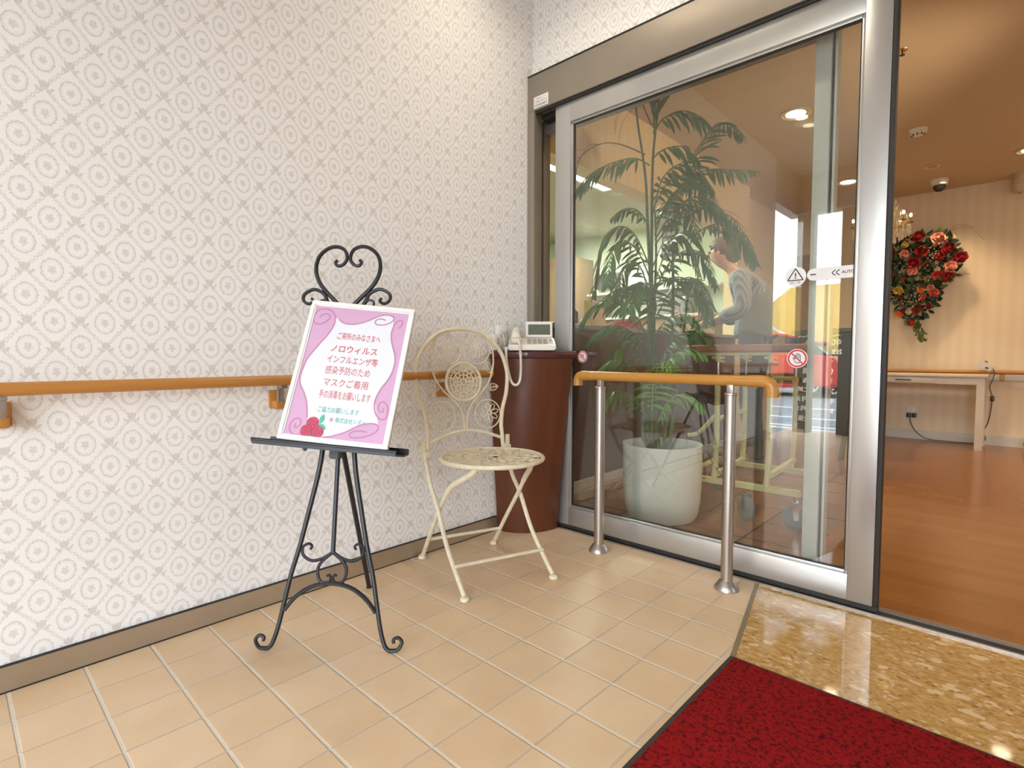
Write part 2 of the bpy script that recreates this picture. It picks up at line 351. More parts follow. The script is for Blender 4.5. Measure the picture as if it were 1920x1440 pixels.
def lathe(bm, prof, c=(0, 0, 0), seg=32, sx=1, sy=1, a0=0, a1=2*math.pi):
    c = Vector(c); full = abs(a1-a0-2*math.pi) < 1e-6; n = seg if full else seg+1; rings = []
    for r, z in prof:
        rings.append([bm.verts.new(c+Vector((r*sx*math.cos(a0+(a1-a0)*j/seg), r*sy*math.sin(a0+(a1-a0)*j/seg), z))) for j in range(n)])
    for a, b in zip(rings, rings[1:]):
        for j in range(n if full else n-1):
            try: bm.faces.new((a[j], a[(j+1) % n], b[(j+1) % n], b[j]))
            except ValueError: pass
    if full:
        if prof[0][0] > 1e-6: bm.faces.new(rings[0][::-1])
        if prof[-1][0] > 1e-6: bm.faces.new(rings[-1])
    bmesh.ops.remove_doubles(bm, verts=bm.verts, dist=1e-6)
    return bm
def ball(bm, c, r, s=(1, 1, 1), u=14, v=10, rot=None):
    t = bmesh.new(); bmesh.ops.create_uvsphere(t, u_segments=u, v_segments=v, radius=r)
    m = Matrix.Translation(Vector(c)) @ (rot.to_4x4() if rot else Matrix.Identity(4)) @ Matrix.Diagonal((*s, 1)); merge(bm, t, m); return bm
def prism(bm, poly, z0, z1, fn=lambda x, y, z: (x, y, z)):
    a = [bm.verts.new(fn(x, y, z0)) for x, y in poly]; b = [bm.verts.new(fn(x, y, z1)) for x, y in poly]; n = len(poly)
    bm.faces.new(a[::-1]); bm.faces.new(b)
    for i in range(n): bm.faces.new((a[i], a[(i+1) % n], b[(i+1) % n], b[i]))
    return bm
def frame(bm, x0, x1, z0, z1, y0, y1, w, wb=None, wt=None):
    wb = wb or w; wt = wt or w
    box(bm, (x0, y0, z0), (x0+w, y1, z1), .002); box(bm, (x1-w, y0, z0), (x1, y1, z1), .002)
    box(bm, (x0+w, y0, z0), (x1-w, y1, z0+wb), .002); box(bm, (x0+w, y0, z1-wt), (x1-w, y1, z1), .002); return bm

ORG = {}
def obj(name, bm, material, parent=None, flat=False, label=None, ang=35):
    bmesh.ops.recalc_face_normals(bm, faces=bm.faces)
    org = Vector((0, 0, 0))
    if parent is not None: org = ORG[parent.name]
    if org.length: bmesh.ops.translate(bm, verts=bm.verts, vec=-org)
    if not flat:
        for f in bm.faces: f.smooth = True
        for e in bm.edges:
            if len(e.link_faces) == 2 and e.calc_face_angle(0) > R(ang): e.smooth = False
    me = bpy.data.meshes.new(name); bm.to_mesh(me); bm.free()
    if material is not None: me.materials.append(material)
    o = bpy.data.objects.new(name, me); COL.objects.link(o)
    if parent is not None: o.parent = parent
    ORG[o.name] = org
    if label: o['label'] = label
    return o
def thing(name, label, cat, loc=(0, 0, 0), group=None):
    o = bpy.data.objects.new(name, None); COL.objects.link(o); o.empty_display_size = .05
    o.location = loc; ORG[o.name] = Vector(loc); o['label'] = label; o['category'] = cat
    if group: o['group'] = group
    return o
def tag(o, label, cat, group=None, kind=None):
    o['label'] = label; o['category'] = cat
    if group: o['group'] = group
    if kind: o['kind'] = kind
    return o
def struct(name, bm, m, parent=None, flat=False):
    o = obj(name, bm, m, parent, flat)
    if parent is None: o['kind'] = 'structure'
    return o
def sthing(name, loc=(0, 0, 0)):
    o = bpy.data.objects.new(name, None); COL.objects.link(o); o.location = loc; ORG[o.name] = Vector(loc); o['kind'] = 'structure'; return o
def text(bm, s, box4, fn, depth=0.0004, mirror=False, bold=0.0, weight=None):
    """letters fitted into box4=(x0,y0,x1,y1) of a plane; fn maps plane (x,y,d) to the world"""
    cu = bpy.data.curves.new('t', 'FONT'); cu.body = s; cu.size = 1; cu.fill_mode = 'FRONT' if True else 'BOTH'; cu.offset = bold; cu.resolution_u = 3
    o = bpy.data.objects.new('t', cu); COL.objects.link(o)
    dg = bpy.context.evaluated_depsgraph_get(); me = bpy.data.meshes.new_from_object(o.evaluated_get(dg))
    bpy.data.objects.remove(o); bpy.data.curves.remove(cu)
    if len(me.vertices) == 0: return
    t = bmesh.new(); t.from_mesh(me); bpy.data.meshes.remove(me)
    xs = [v.co.x for v in t.verts]; ys = [v.co.y for v in t.verts]; a, b, c, d = min(xs), max(xs), min(ys), max(ys)
    x0, y0, x1, y1 = box4
    for v in t.verts:
        px = (v.co.x-a)/(b-a); py = (v.co.y-c)/(d-c) if d > c else .5
        if mirror: px = 1-px
        v.co = Vector(fn(x0+(x1-x0)*px, y0+(y1-y0)*py, depth))
    merge(bm, t)
def ribbon(bm, pts, wd, fn, depth=.0008, closed=False):
    P = smooth([(x, y, 0) for x, y in pts], 5, closed); L = len(P); vs = []
    for i in range(L):
        a = P[max(i-1, 0)]; b = P[min(i+1, L-1)]; t = (b-a).normalized() if (b-a).length > 1e-9 else Vector((1, 0, 0)); nr = Vector((-t.y, t.x, 0))*wd/2
        vs.append((bm.verts.new(fn(*(P[i]+nr)[:2], depth)), bm.verts.new(fn(*(P[i]-nr)[:2], depth))))
    for i in range(L-1): bm.faces.new((vs[i][0], vs[i+1][0], vs[i+1][1], vs[i][1]))
def disc(bm, c, r, fn, depth, seg=20, ry=None):
    ry = ry or r
    bm.faces.new([bm.verts.new(fn(c[0]+r*math.cos(2*math.pi*k/seg), c[1]+ry*math.sin(2*math.pi*k/seg), depth)) for k in range(seg)])
def annulus(bm, c, r0, r1, fn, depth, seg=28):
    a = [bm.verts.new(fn(c[0]+r0*math.cos(2*math.pi*k/seg), c[1]+r0*math.sin(2*math.pi*k/seg), depth)) for k in range(seg)]
    b = [bm.verts.new(fn(c[0]+r1*math.cos(2*math.pi*k/seg), c[1]+r1*math.sin(2*math.pi*k/seg), depth)) for k in range(seg)]
    for k in range(seg): bm.faces.new((a[k], a[(k+1) % seg], b[(k+1) % seg], b[k]))

ART={'left': [[0.0347, 0.3896], [0.0393, 0.3982], [0.0514, 0.4038], [0.0637, 0.4005], [0.0665, 0.3926], [0.0604, 0.3818], [0.0495, 0.3717], [0.0372, 0.3675], [0.023, 0.3712], [0.0156, 0.3817], [0.0164, 0.3981], [0.0261, 0.4134], [0.0418, 0.42], [0.0594, 0.4186], [0.0749, 0.4097], [0.0832, 0.3942], [0.0855, 0.3761], [0.0817, 0.3557], [0.072, 0.3329], [0.0574, 0.3078], [0.042, 0.279], [0.0286, 0.2507], [0.0247, 0.2294], [0.0215, 0.2009], [0.0243, 0.1778], [0.0311, 0.1638], [0.0439, 0.1464], [0.0565, 0.1251], [0.0655, 0.1016], [0.0715, 0.0781], [0.0734, 0.0704]], 'top': [[0.0955, 0.3902], [0.11, 0.3805], [0.1316, 0.3765], [0.1535, 0.3796], [0.1744, 0.3866], [0.193, 0.3965], [0.2079, 0.4059], [0.2231, 0.4145], [0.2427, 0.4193], [0.2599, 0.4169], [0.2669, 0.4095], [0.2632, 0.3991], [0.2485, 0.3887], [0.2309, 0.384], [0.2157, 0.3856], [0.2112, 0.3942], [0.2181, 0.4019], [0.2306, 0.4045], [0.2425, 0.4008]], 'right': [[0.2855, 0.3783], [0.2933, 0.386], [0.2966, 0.3963], [0.2919, 0.4042], [0.2829, 0.403], [0.2737, 0.3921], [0.2694, 0.3758], [0.269, 0.356], [0.2733, 0.3369], [0.2828, 0.3128], [0.2935, 0.289], [0.2975, 0.2668], [0.2961, 0.2406], [0.2939, 0.2293], [0.2858, 0.2075], [0.2739, 0.1855], [0.266, 0.1641], [0.2621, 0.1434], [0.264, 0.1235], [0.2718, 0.1044], [0.2841, 0.0919], [0.2944, 0.0892], [0.3033, 0.0941], [0.3061, 0.1102], [0.3028, 0.1277], [0.2948, 0.1389], [0.2863, 0.142], [0.2777, 0.135], [0.2761, 0.1228], [0.2819, 0.1134], [0.2902, 0.1114], [0.2929, 0.1177], [0.2887, 0.1242]], 'bottom': [[0.1285, 0.0179], [0.1531, 0.0226], [0.1749, 0.0309], [0.1962, 0.0411], [0.2134, 0.0527], [0.2325, 0.0646], [0.2527, 0.0718], [0.2738, 0.0741], [0.2866, 0.0688], [0.2869, 0.0572], [0.2758, 0.0444], [0.2564, 0.0345], [0.2344, 0.0281], [0.217, 0.0271], [0.2093, 0.031], [0.2105, 0.0388], [0.2208, 0.0458], [0.2378, 0.0487], [0.2577, 0.0471]], 'bl': [[0.0624, 0.019], [0.049, 0.0165], [0.0363, 0.0228], [0.0288, 0.0357], [0.0292, 0.0495], [0.037, 0.0623], [0.0482, 0.066], [0.0567, 0.0606], [0.0577, 0.0488], [0.0528, 0.0404], [0.0453, 0.0385], [0.0418, 0.044], [0.0452, 0.0504]], 'roses': [[0.094, 0.0568], [0.0812, 0.0318], [0.1132, 0.0316]], 'leaves': [[0.1186, 0.0715], [0.1241, 0.0484], [0.0731, 0.0125], [0.0976, 0.0143]], 'text': [[[0.1041, 0.336], [0.2394, 0.3355]], [[0.0937, 0.2881], [0.2383, 0.2987]], [[0.0895, 0.2588], [0.246, 0.2597]], [[0.0925, 0.2232], [0.2297, 0.2245]], [[0.0963, 0.1854], [0.2316, 0.1851]], [[0.091, 0.1473], [0.2472, 0.1478]], [[0.0987, 0.0992], [0.2225, 0.1029]], [[0.1575, 0.0719], [0.2483, 0.0742]], [[0.1425, 0.0722], [0.1546, 0.0715]]]}
FRONDS=[([[0.416, 2.374, 1.774], [0.346, 2.349, 1.818], [0.251, 2.302, 1.808], [0.155, 2.252, 1.764], [0.062, 2.206, 1.665]], 'h'), ([[0.4, 2.359, 1.826], [0.289, 2.289, 1.887], [0.197, 2.237, 1.891], [0.114, 2.193, 1.826], [0.089, 2.204, 1.714]], 't'), ([[0.428, 2.385, 1.929], [0.436, 2.41, 2.025], [0.462, 2.452, 2.121], [0.503, 2.508, 2.231], [0.545, 2.564, 2.316]], 'u'), ([[0.427, 2.385, 1.955], [0.44, 2.374, 2.038], [0.451, 2.362, 2.119], [0.449, 2.337, 2.212]], 'u'), ([[0.421, 2.379, 1.968], [0.362, 2.392, 2.094], [0.315, 2.417, 2.236]], 't'), ([[0.433, 2.391, 1.942], [0.477, 2.398, 1.991], [0.555, 2.437, 2.016], [0.632, 2.475, 1.975], [0.681, 2.487, 1.914]], 'h'), ([[0.423, 2.381, 1.8], [0.486, 2.386, 1.837], [0.571, 2.411, 1.834], [0.646, 2.426, 1.757]], 'h'), ([[0.451, 2.407, 1.539], [0.542, 2.534, 1.732], [0.575, 2.607, 1.901], [0.621, 2.691, 2.014], [0.669, 2.777, 2.01], [0.699, 2.846, 1.957]], 'h'), ([[0.442, 2.399, 1.486], [0.527, 2.479, 1.67], [0.613, 2.56, 1.748], [0.71, 2.651, 1.753], [0.802, 2.738, 1.748]], 'h'), ([[0.439, 2.396, 1.381], [0.51, 2.49, 1.531], [0.579, 2.582, 1.589], [0.669, 2.696, 1.554], [0.743, 2.793, 1.438], [0.775, 2.85, 1.291]], 'h'), ([[0.439, 2.396, 1.407], [0.511, 2.431, 1.532], [0.597, 2.479, 1.604], [0.694, 2.537, 1.558], [0.761, 2.568, 1.438], [0.791, 2.563, 1.306]], 'h'), ([[0.432, 2.389, 1.539], [0.471, 2.392, 1.688], [0.539, 2.422, 1.757], [0.627, 2.47, 1.723], [0.695, 2.5, 1.614]], 'h'), ([[0.439, 2.396, 1.433], [0.456, 2.48, 1.605], [0.501, 2.592, 1.714], [0.55, 2.706, 1.71], [0.582, 2.805, 1.605]], 'h'), ([[0.421, 2.379, 1.275], [0.359, 2.335, 1.436], [0.295, 2.288, 1.478], [0.231, 2.242, 1.413], [0.203, 2.229, 1.254], [0.186, 2.227, 1.12]], 'h'), ([[0.421, 2.379, 1.222], [0.391, 2.309, 1.348], [0.349, 2.229, 1.394], [0.328, 2.168, 1.311], [0.336, 2.134, 1.153]], 'h'), ([[0.418, 2.376, 1.155], [0.37, 2.373, 1.28], [0.315, 2.361, 1.312], [0.269, 2.36, 1.235], [0.244, 2.377, 1.1]], 'h'), ([[0.422, 2.38, 1.115], [0.422, 2.311, 1.188], [0.415, 2.237, 1.156], [0.424, 2.176, 1.024]], 'h'), ([[0.413, 2.371, 1.486], [0.356, 2.364, 1.561], [0.289, 2.346, 1.577], [0.221, 2.328, 1.537]], 's'), ([[0.436, 2.393, 1.115], [0.471, 2.461, 1.279], [0.528, 2.548, 1.364], [0.587, 2.638, 1.342], [0.629, 2.712, 1.181]], 'h'), ([[0.435, 2.393, 1.168], [0.485, 2.405, 1.323], [0.543, 2.426, 1.422], [0.612, 2.456, 1.417], [0.661, 2.468, 1.335]], 'h'), ([[0.443, 2.4, 1.008], [0.468, 2.499, 1.148], [0.512, 2.616, 1.238], [0.551, 2.728, 1.189], [0.561, 2.813, 1.052]], 'h'), ([[0.425, 2.382, 0.901], [0.362, 2.341, 1.036], [0.276, 2.277, 1.104], [0.19, 2.213, 1.078], [0.133, 2.177, 0.979]], 'h'), ([[0.438, 2.395, 0.901], [0.51, 2.394, 1.005], [0.609, 2.419, 1.028], [0.688, 2.425, 0.948]], 'h'), ([[0.441, 2.398, 0.63], [0.508, 2.406, 0.793], [0.593, 2.431, 0.86], [0.686, 2.464, 0.833]], 'b'), ([[0.421, 2.38, 0.63], [0.374, 2.326, 0.766], [0.299, 2.246, 0.806], [0.235, 2.176, 0.739]], 'h'), ([[0.423, 2.381, 0.494], [0.389, 2.304, 0.619], [0.329, 2.201, 0.648], [0.291, 2.12, 0.559]], 'h'), ([[0.453, 2.409, 0.467], [0.509, 2.439, 0.605], [0.584, 2.487, 0.633], [0.651, 2.527, 0.567]], 'b'), ([[0.436, 2.394, 0.521], [0.47, 2.343, 0.688], [0.527, 2.314, 0.795], [0.597, 2.297, 0.77]], 'b'), ([[0.432, 2.39, 1.275], [0.482, 2.409, 1.39], [0.548, 2.444, 1.425], [0.606, 2.471, 1.343], [0.64, 2.475, 1.21]], 'h'), ([[0.431, 2.389, 1.035], [0.404, 2.317, 1.138], [0.345, 2.216, 1.16], [0.307, 2.134, 1.079]], 'h'), ([[0.441, 2.398, 1.168], [0.49, 2.495, 1.227], [0.549, 2.602, 1.205], [0.584, 2.687, 1.099], [0.58, 2.735, 0.99]], 'h'), ([[0.429, 2.387, 0.847], [0.341, 2.326, 0.955], [0.252, 2.266, 0.983], [0.163, 2.205, 0.902]], 'h'), ([[0.446, 2.403, 0.739], [0.527, 2.433, 0.9], [0.614, 2.47, 0.952], [0.696, 2.501, 0.898]], 'h'), ([[0.446, 2.402, 1.486], [0.475, 2.512, 1.608], [0.504, 2.622, 1.57], [0.52, 2.719, 1.445]], 'h'), ([[0.441, 2.398, 1.591], [0.512, 2.396, 1.68], [0.591, 2.402, 1.689], [0.679, 2.416, 1.623]], 'h'), ([[0.432, 2.389, 0.955], [0.479, 2.342, 1.082], [0.483, 2.254, 1.177], [0.472, 2.152, 1.094]], 'h'), ([[0.579, 2.527, 1.434], [0.66, 2.621, 1.489], [0.734, 2.708, 1.439], [0.785, 2.773, 1.335], [0.797, 2.802, 1.283]], 'h'), ([[0.422, 2.38, 0.739], [0.388, 2.325, 0.874], [0.348, 2.265, 0.9], [0.319, 2.214, 0.82]], 'h')]
STEMS=[[[0.418, 2.376, 0.371], [0.421, 2.383, 0.739], [0.423, 2.39, 1.116], [0.406, 2.379, 1.488], [0.394, 2.372, 1.726], [0.365, 2.349, 1.962], [0.348, 2.338, 2.119]], [[0.438, 2.395, 0.371], [0.441, 2.391, 0.739], [0.435, 2.379, 1.114], [0.434, 2.371, 1.482], [0.437, 2.367, 1.793], [0.453, 2.375, 1.996], [0.468, 2.382, 2.172]], [[0.458, 2.414, 0.371], [0.442, 2.416, 0.738], [0.427, 2.419, 1.01], [0.425, 2.435, 1.335], [0.413, 2.44, 1.552]], [[0.484, 2.438, 0.371], [0.493, 2.482, 0.738], [0.485, 2.508, 1.12], [0.47, 2.529, 1.369], [0.469, 2.562, 1.483]], [[0.404, 2.363, 0.371], [0.429, 2.35, 0.632], [0.447, 2.331, 0.899], [0.455, 2.301, 1.107]], [[0.503, 2.457, 0.371], [0.53, 2.482, 0.63], [0.546, 2.497, 0.901], [0.563, 2.513, 1.115]]]
ROSES = [('r', 1.042, 1.974, 0.079), ('p', 1.187, 1.935, 0.086), ('p', 1.171, 1.886, 0.04), ('r', 1.263, 1.839, 0.086), ('r', 1.065, 1.831, 0.086), ('k', 0.926, 1.825, 0.06), ('r', 1.202, 1.778, 0.071), ('y', 0.933, 1.907, 0.043), ('r', 1.007, 1.726, 0.093), ('k', 1.0, 1.651, 0.064), ('r', 1.112, 1.697, 0.05), ('r', 1.368, 1.741, 0.079), ('p', 1.291, 1.66, 0.079), ('r', 0.812, 1.827, 0.064), ('s', 0.813, 1.634, 0.057), ('s', 1.194, 1.596, 0.064), ('r', 1.272, 1.571, 0.071), ('c', 1.192, 1.648, 0.04), ('y', 0.898, 1.47, 0.064), ('o', 1.072, 1.473, 0.057), ('p', 1.147, 1.479, 0.046), ('s', 1.172, 1.424, 0.06), ('p', 0.803, 1.453, 0.04), ('s', 1.084, 1.396, 0.054), ('r', 0.915, 1.397, 0.043), ('r', 1.05, 1.281, 0.06), ('c', 0.983, 1.255, 0.043), ('o', 0.91, 1.235, 0.049), ('s', 1.006, 1.147, 0.051), ('r', 1.134, 1.299, 0.04), ('c', 1.286, 1.937, 0.043), ('y', 1.107, 1.558, 0.04), ('c', 1.036, 1.576, 0.029), ('s', 0.929, 1.575, 0.031), ('r', 0.934, 1.263, 0.04), ('c', 0.971, 1.345, 0.031), ('y', 0.859, 1.905, 0.029), ('r', 1.32, 1.73, 0.043)]
POLYF = [(0.742, 1.945), (0.979, 2.007), (1.222, 1.981), (1.314, 1.911), (1.354, 1.771), (1.324, 1.594), (1.22, 1.49), (1.189, 1.319), (1.101, 1.184), (1.006, 1.152), (0.883, 1.302), (0.831, 1.378), (0.757, 1.469)]

# ================================================================= SETTING
YD = 1.925   # front face of the door casing
b = bm_(); box(b, (-.10, -1.65, 0), (0, 1.965, 2.75)); struct('wall_left', b, M['wp_left'], flat=True)
b = bm_(); box(b, (-.10, 1.965, 2.175), (4.5, 2.09, 2.75)); struct('wall_back', b, M['wp_back'], flat=True)
b = bm_(); box(b, (-.10, 1.965, 0), (-.05, 2.09, 2.175)); struct('wall_corner', b, M['wp_back'], flat=True)
# porch floor: tiles up to the slanted strip, marble beyond
E0 = (1.125, 1.925); E1 = (1.236, 1.424); E2 = (1.36, .86); E3 = (1.60, -.23); E4 = (1.60, -2.6)
b = bm_(); prism(b, [(-.1, -2.6), E4, E3, E2, E1, E0, (-.1, 1.925)], -.05, 0); struct('floor', b, M['tile'], flat=True)
b = bm_(); prism(b, [E4, (4.5, -2.6), (4.5, 1.925), E0, E1, E2, E3], -.05, 0); struct('floor', b, M['marble'], flat=True)
b = bm_()
P = [Vector((*e, 0)) for e in (E0, E1, E2, E3)]
for a, c in zip(P, P[1:]):
    d = (c-a).normalized(); n_ = Vector((-d.y, d.x, 0)); obox(b, (a+c)/2+Vector((0, 0, .0005)), d, n_, Vector((0, 0, 1)), (c-a).length, .013, .003)
M['strip_tan'] = mat('tan_metal_strip', (0.30, 0.23, 0.15), .4, .6)
struct('trim_1', b, M['strip_tan'], flat=True)
b = bm_(); box(b, (-.1, -2.6, 2.75), (4.5, 2.09, 2.85)); M['porch_ceiling'] = mat('porch_ceiling', (0.50, 0.47, 0.43), .9, var=.01); struct('ceiling', b, M['porch_ceiling'], flat=True)
# metal baseboard with a thin dark cap line
b = bm_(); box(b, (0, -1.65, .004), (.010, 1.70, .066)); o = struct('baseboard_left', b, M['base_metal'])
b = bm_(); box(b, (0, -1.65, .066), (.011, 1.70, .0685)); box(b, (0, -1.65, 0), (.0105, 1.70, .004)); obj('joint_line', b, M['gap'], o)
# porch front: posts and lintel, with closed parts added to cut daylight
b = bm_(); box(b, (0, -2.5, 0), (.165, -2.38, 2.33)); box(b, (.42, -2.5, 0), (1.05, -2.38, 2.33)); box(b, (3.75, -2.5, 0), (4.5, -2.38, 2.33)); struct('wall_front', b, M['bronze_wall'], flat=True)
b = bm_(); box(b, (-.1, -2.5, 2.33), (4.5, -2.38, 2.75)); box(b, (-.1, -2.38, 2.33), (0, -1.65, 2.75)); struct('wall_front', b, M['porch_ceiling'], flat=True)
b = bm_(); box(b, (4.4, -2.38, 0), (4.5, 1.92, 2.75)); struct('wall_light_block', b, M['porch_ceiling'], flat=True)  # unseen side wall added to hold back daylight in the porch
# door casing: header, left jamb
b = bm_(); box(b, (.003, YD, 2.005), (4.4, 2.06, 2.172), .003); box(b, (.003, YD, 0), (.045, 1.985, 2.005), .002); box(b, (-.05, 1.985, 0), (-.03, 2.09, 2.005), .001)
cas = struct('trim_2', b, M['alu_dark'])
b = bm_(); box(b, (.05, 1.932, 1.992), (4.4, 1.945, 2.006)); box(b, (.05, 1.985, 1.975), (4.4, 2.03, 2.004)); obj('track_slot', b, M['gap'], cas)
b = bm_(); box(b, (.003, 1.9235, 2.172), (4.4, 1.99, 2.178)); obj('cap_line', b, M['gap'], cas)
# label on the casing
fnD = lambda y: (lambda a, c, d: Vector((a, y-d, c)))
b = bm_(); box(b, (.044, YD-.0015, 2.013), (.133, YD, 2.066)); lab = obj('maker_sticker', b, M['sticker_white'], cas)
b = bm_(); f = fnD(YD-.0015)
text(b, '自動ドア', (.062, 2.052, .118, 2.059), f); obj('lettering', b, M['red_ink'], lab)
b = bm_(); text(b, 'お問い合わせ', (.054, 2.037, .124, 2.045), f); text(b, '0120-823-8019', (.052, 2.019, .126, 2.030), f, bold=.01); obj('lettering', b, M['black_ink'], lab)
# floor track
b = bm_(); box(b, (.045, 1.925, 0), (4.4, 1.934, .006)); box(b, (.045, 1.975, 0), (4.4, 1.999, .006)); o = struct('trim_3', b, M['steel'])
b = bm_(); box(b, (.045, 1.934, -.01), (4.4, 1.975, .001)); obj('groove', b, M['gap'], o)

# sliding door leaf
d1 = sthing('door_1', (.162, 1.945, 0))
y0, y1 = 1.943, 1.978
b = bm_(); box(b, (.162, y0, .022), (.250, y1, 2.03), .0015); box(b, (1.402, y0, .022), (1.474, y1, 2.03), .0015)
obj('stile', b, M['alu'], d1)
b = bm_(); box(b, (.250, y0, .022), (1.402, y1, .108), .0015); obj('bottom_rail', b, M['alu'], d1)
b = bm_(); box(b, (.250, y0, 1.902), (1.402, y1, 2.03), .0015); obj('top_rail', b, M['alu'], d1)
b = bm_(); frame(b, .2502, 1.4018, .1082, 1.9018, y0+.008, y1-.004, .010); obj('glazing_bead', b, M['alu'], d1)
b = bm_(); frame(b, .2600, 1.392, .1180, 1.892, y0+.012, y1-.008, .004); obj('gasket', b, M['gap'], d1)
b = bm_(); box(b, (1.474, y0+.002, .022), (1.488, y1-.002, 2.03), .003); box(b, (.162, y0+.004, .004), (1.488, y1-.004, .021)); obj('rubber_edge', b, M['rubber'], d1)
b = bm_(); box(b, (.256, 1.957, .112), (1.396, 1.963, 1.898)); obj('glass_pane', b, M['pane'], d1, flat=True)
YG = 1.9568; f = fnD(YG)
def no_touch(c, r, name='no_touch_sticker'):
    b = bm_(); disc(b, c, r, f, .0006, 32); s_ = obj(name, b, M['sticker_white'], d1, flat=True)
    b = bm_(); annulus(b, c, r*.76, r*.93, f, .0010)
    a = R(-45); t = Vector((math.cos(a), math.sin(a))); ribbon(b, [(c[0]-t.x*r*.85, c[1]-t.y*r*.85), (c[0], c[1]), (c[0]+t.x*r*.85, c[1]+t.y*r*.85)], r*.13, f, .0016)
    obj('prohibition_ring', b, M['red_ink'], s_, flat=True)
    b = bm_()
    k = r*.55
    hand = [(-.75, .05), (-.6, .2), (-.35, -.15), (-.35, .6), (-.15, .65), (-.12, .9), (.08, .92), (.1, .85), (.3, .85), (.33, .62), (.52, .6), (.55, -.3), (.35, -.8), (-.2, -.8), (-.75, .05)]
    ribbon(b, [(c[0]+x*k, c[1]+y*k) for x, y in hand], r*.06, f, .0012)
    for x in (-.13, .1, .32): ribbon(b, [(c[0]+x*k, c[1]), (c[0]+x*k, c[1]+.7*k)], r*.05, f, .0012)
    obj('hand_outline', b, M['black_ink'], s_, flat=True)
no_touch((.317, .823), .027); no_touch((1.229, .819), .033)
b = bm_(); c = (1.216, 1.101); disc(b, c, .034, f, .0006, 32); st_ = obj('warning_sticker', b, M['sticker_white'], d1, flat=True)
b = bm_(); ribbon(b, [(c[0]-.023, c[1]-.010), (c[0]-.021, c[1]-.006), (c[0]-.002, c[1]+.024), (c[0]+.002, c[1]+.024), (c[0]+.021, c[1]-.006), (c[0]+.023, c[1]-.010), (c[0]+.02, c[1]-.012), (c[0]-.02, c[1]-.012), (c[0]-.023, c[1]-.010)], .0035, f, .001)
ribbon(b, [(c[0], c[1]+.013), (c[0], c[1]+.006), (c[0], c[1])], .004, f, .001); disc(b, (c[0], c[1]-.005), .0025, f, .001, 10)
text(b, '自動ドア 注意', (c[0]-.016, c[1]-.023, c[0]+.016, c[1]-.017), f, .001); obj('warning_sign', b, M['black_ink'], st_, flat=True)
b = bm_()
pl = [(1.272+.02*math.cos(R(a)), 1.103+.02*math.sin(R(a))) for a in range(90, 271, 15)]+[(1.385+.02*math.cos(R(a)), 1.103+.02*math.sin(R(a))) for a in range(-90, 91, 15)]
bm_face = b.faces.new([b.verts.new(f(x, y, .0006)) for x, y in pl]); au = obj('auto_door_sticker', b, M['sticker_white'], d1, flat=True)
b = bm_(); text(b, 'AUTO', (1.355, 1.098, 1.392, 1.108), f, .001, bold=.02)
for dx in (0, .012): ribbon(b, [(1.338+dx, 1.112), (1.328+dx, 1.103), (1.338+dx, 1.094)], .003, f, .001)
ribbon(b, [(1.262, 1.103), (1.270, 1.103), (1.28, 1.103)], .004, f, .001); obj('auto_lettering', b, M['black_ink'], au, flat=True)

# fixed sidelight behind the leaf
w1 = sthing('window_1', (.045, 2.05, 0))
b = bm_(); box(b, (-.030, 2.035, 0), (.016, 2.085, 2.0), .002); box(b, (.016, 2.04, .0), (1.24, 2.08, .030), .002); box(b, (.016, 2.04, 1.93), (1.24, 2.08, 2.0), .002); obj('window_frame', b, M['alu_dark'], w1)
M['post_pale'] = mat('pale_grey_post', (0.50, 0.52, 0.48), .4, .1)
b = bm_(); box(b, (1.240, 2.03, 0), (1.290, 2.09, 2.0), .002); box(b, (1.2985, 2.04, 0), (1.306, 2.085, 2.0)); obj('end_post', b, M['post_pale'], w1)
b = bm_(); box(b, (1.290, 2.045, 0), (1.2985, 2.085, 2.0)); obj('brush_seal', b, M['rubber'], w1)
b = bm_(); box(b, (.014, 2.058, .028), (1.242, 2.064, 1.935)); obj('glass_pane', b, M['pane2'], w1, flat=True)

# ================================================================= LOBBY
ZC = 2.42
b = bm_(); box(b, (-3.6, 2.0, -.05), (1.18, 7.0, 0)); struct('floor', b, M['lobby_tile'], flat=True)
b = bm_(); box(b, (1.18, 1.999, -.05), (4.5, 7.0, 0)); struct('floor', b, M['lobby_wood'], flat=True)
b = bm_(); box(b, (-.25, 2.09, ZC), (4.5, 7.0, ZC+.1)); struct('ceiling', b, M['lobby_ceiling'], flat=True)
b = bm_(); box(b, (-3.6, 2.09, ZC), (-.25, 7.0, ZC+.1)); struct('ceiling', b, M['office_ceiling'], flat=True)
b = bm_(); box(b, (-.35, 6.6, 0), (4.5, 6.7, ZC)); struct('wall_lobby_back', b, M['lobby_wall'], flat=True)
b = bm_(); box(b, (4.4, 2.09, 0), (4.5, 6.6, ZC)); struct('wall_right', b, M['lobby_wall_y'], flat=True)
b = bm_(); box(b, (-.25, 2.09, 1.945), (-.13, 4.97, ZC)); box(b, (-.25, 4.97, 0), (-.13, 5.25, ZC)); struct('wall_lobby_left', b, M['lobby_wall_y'], flat=True)
b = bm_(); box(b, (-.35, 5.25, 0), (-.25, 6.6, ZC)); struct('wall_corridor', b, M['lobby_wall_y'], flat=True)
b = bm_(); box(b, (-3.6, 6.0, 0), (-.35, 6.1, ZC)); struct('wall_office_back', b, M['office_wall'], flat=True)
b = bm_(); box(b, (-3.7, 2.09, 0), (-3.6, 6.1, ZC)); struct('wall_office_left', b, M['office_wall'], flat=True)
b = bm_(); box(b, (-3.6, 2.0, 0), (-.13, 2.09, ZC)); struct('wall_office_front', b, M['office_wall'], flat=True)
b = bm_(); box(b, (-.35, 6.585, 0), (4.4, 6.6, .09)); struct('baseboard_back', b, M['white_trim'])
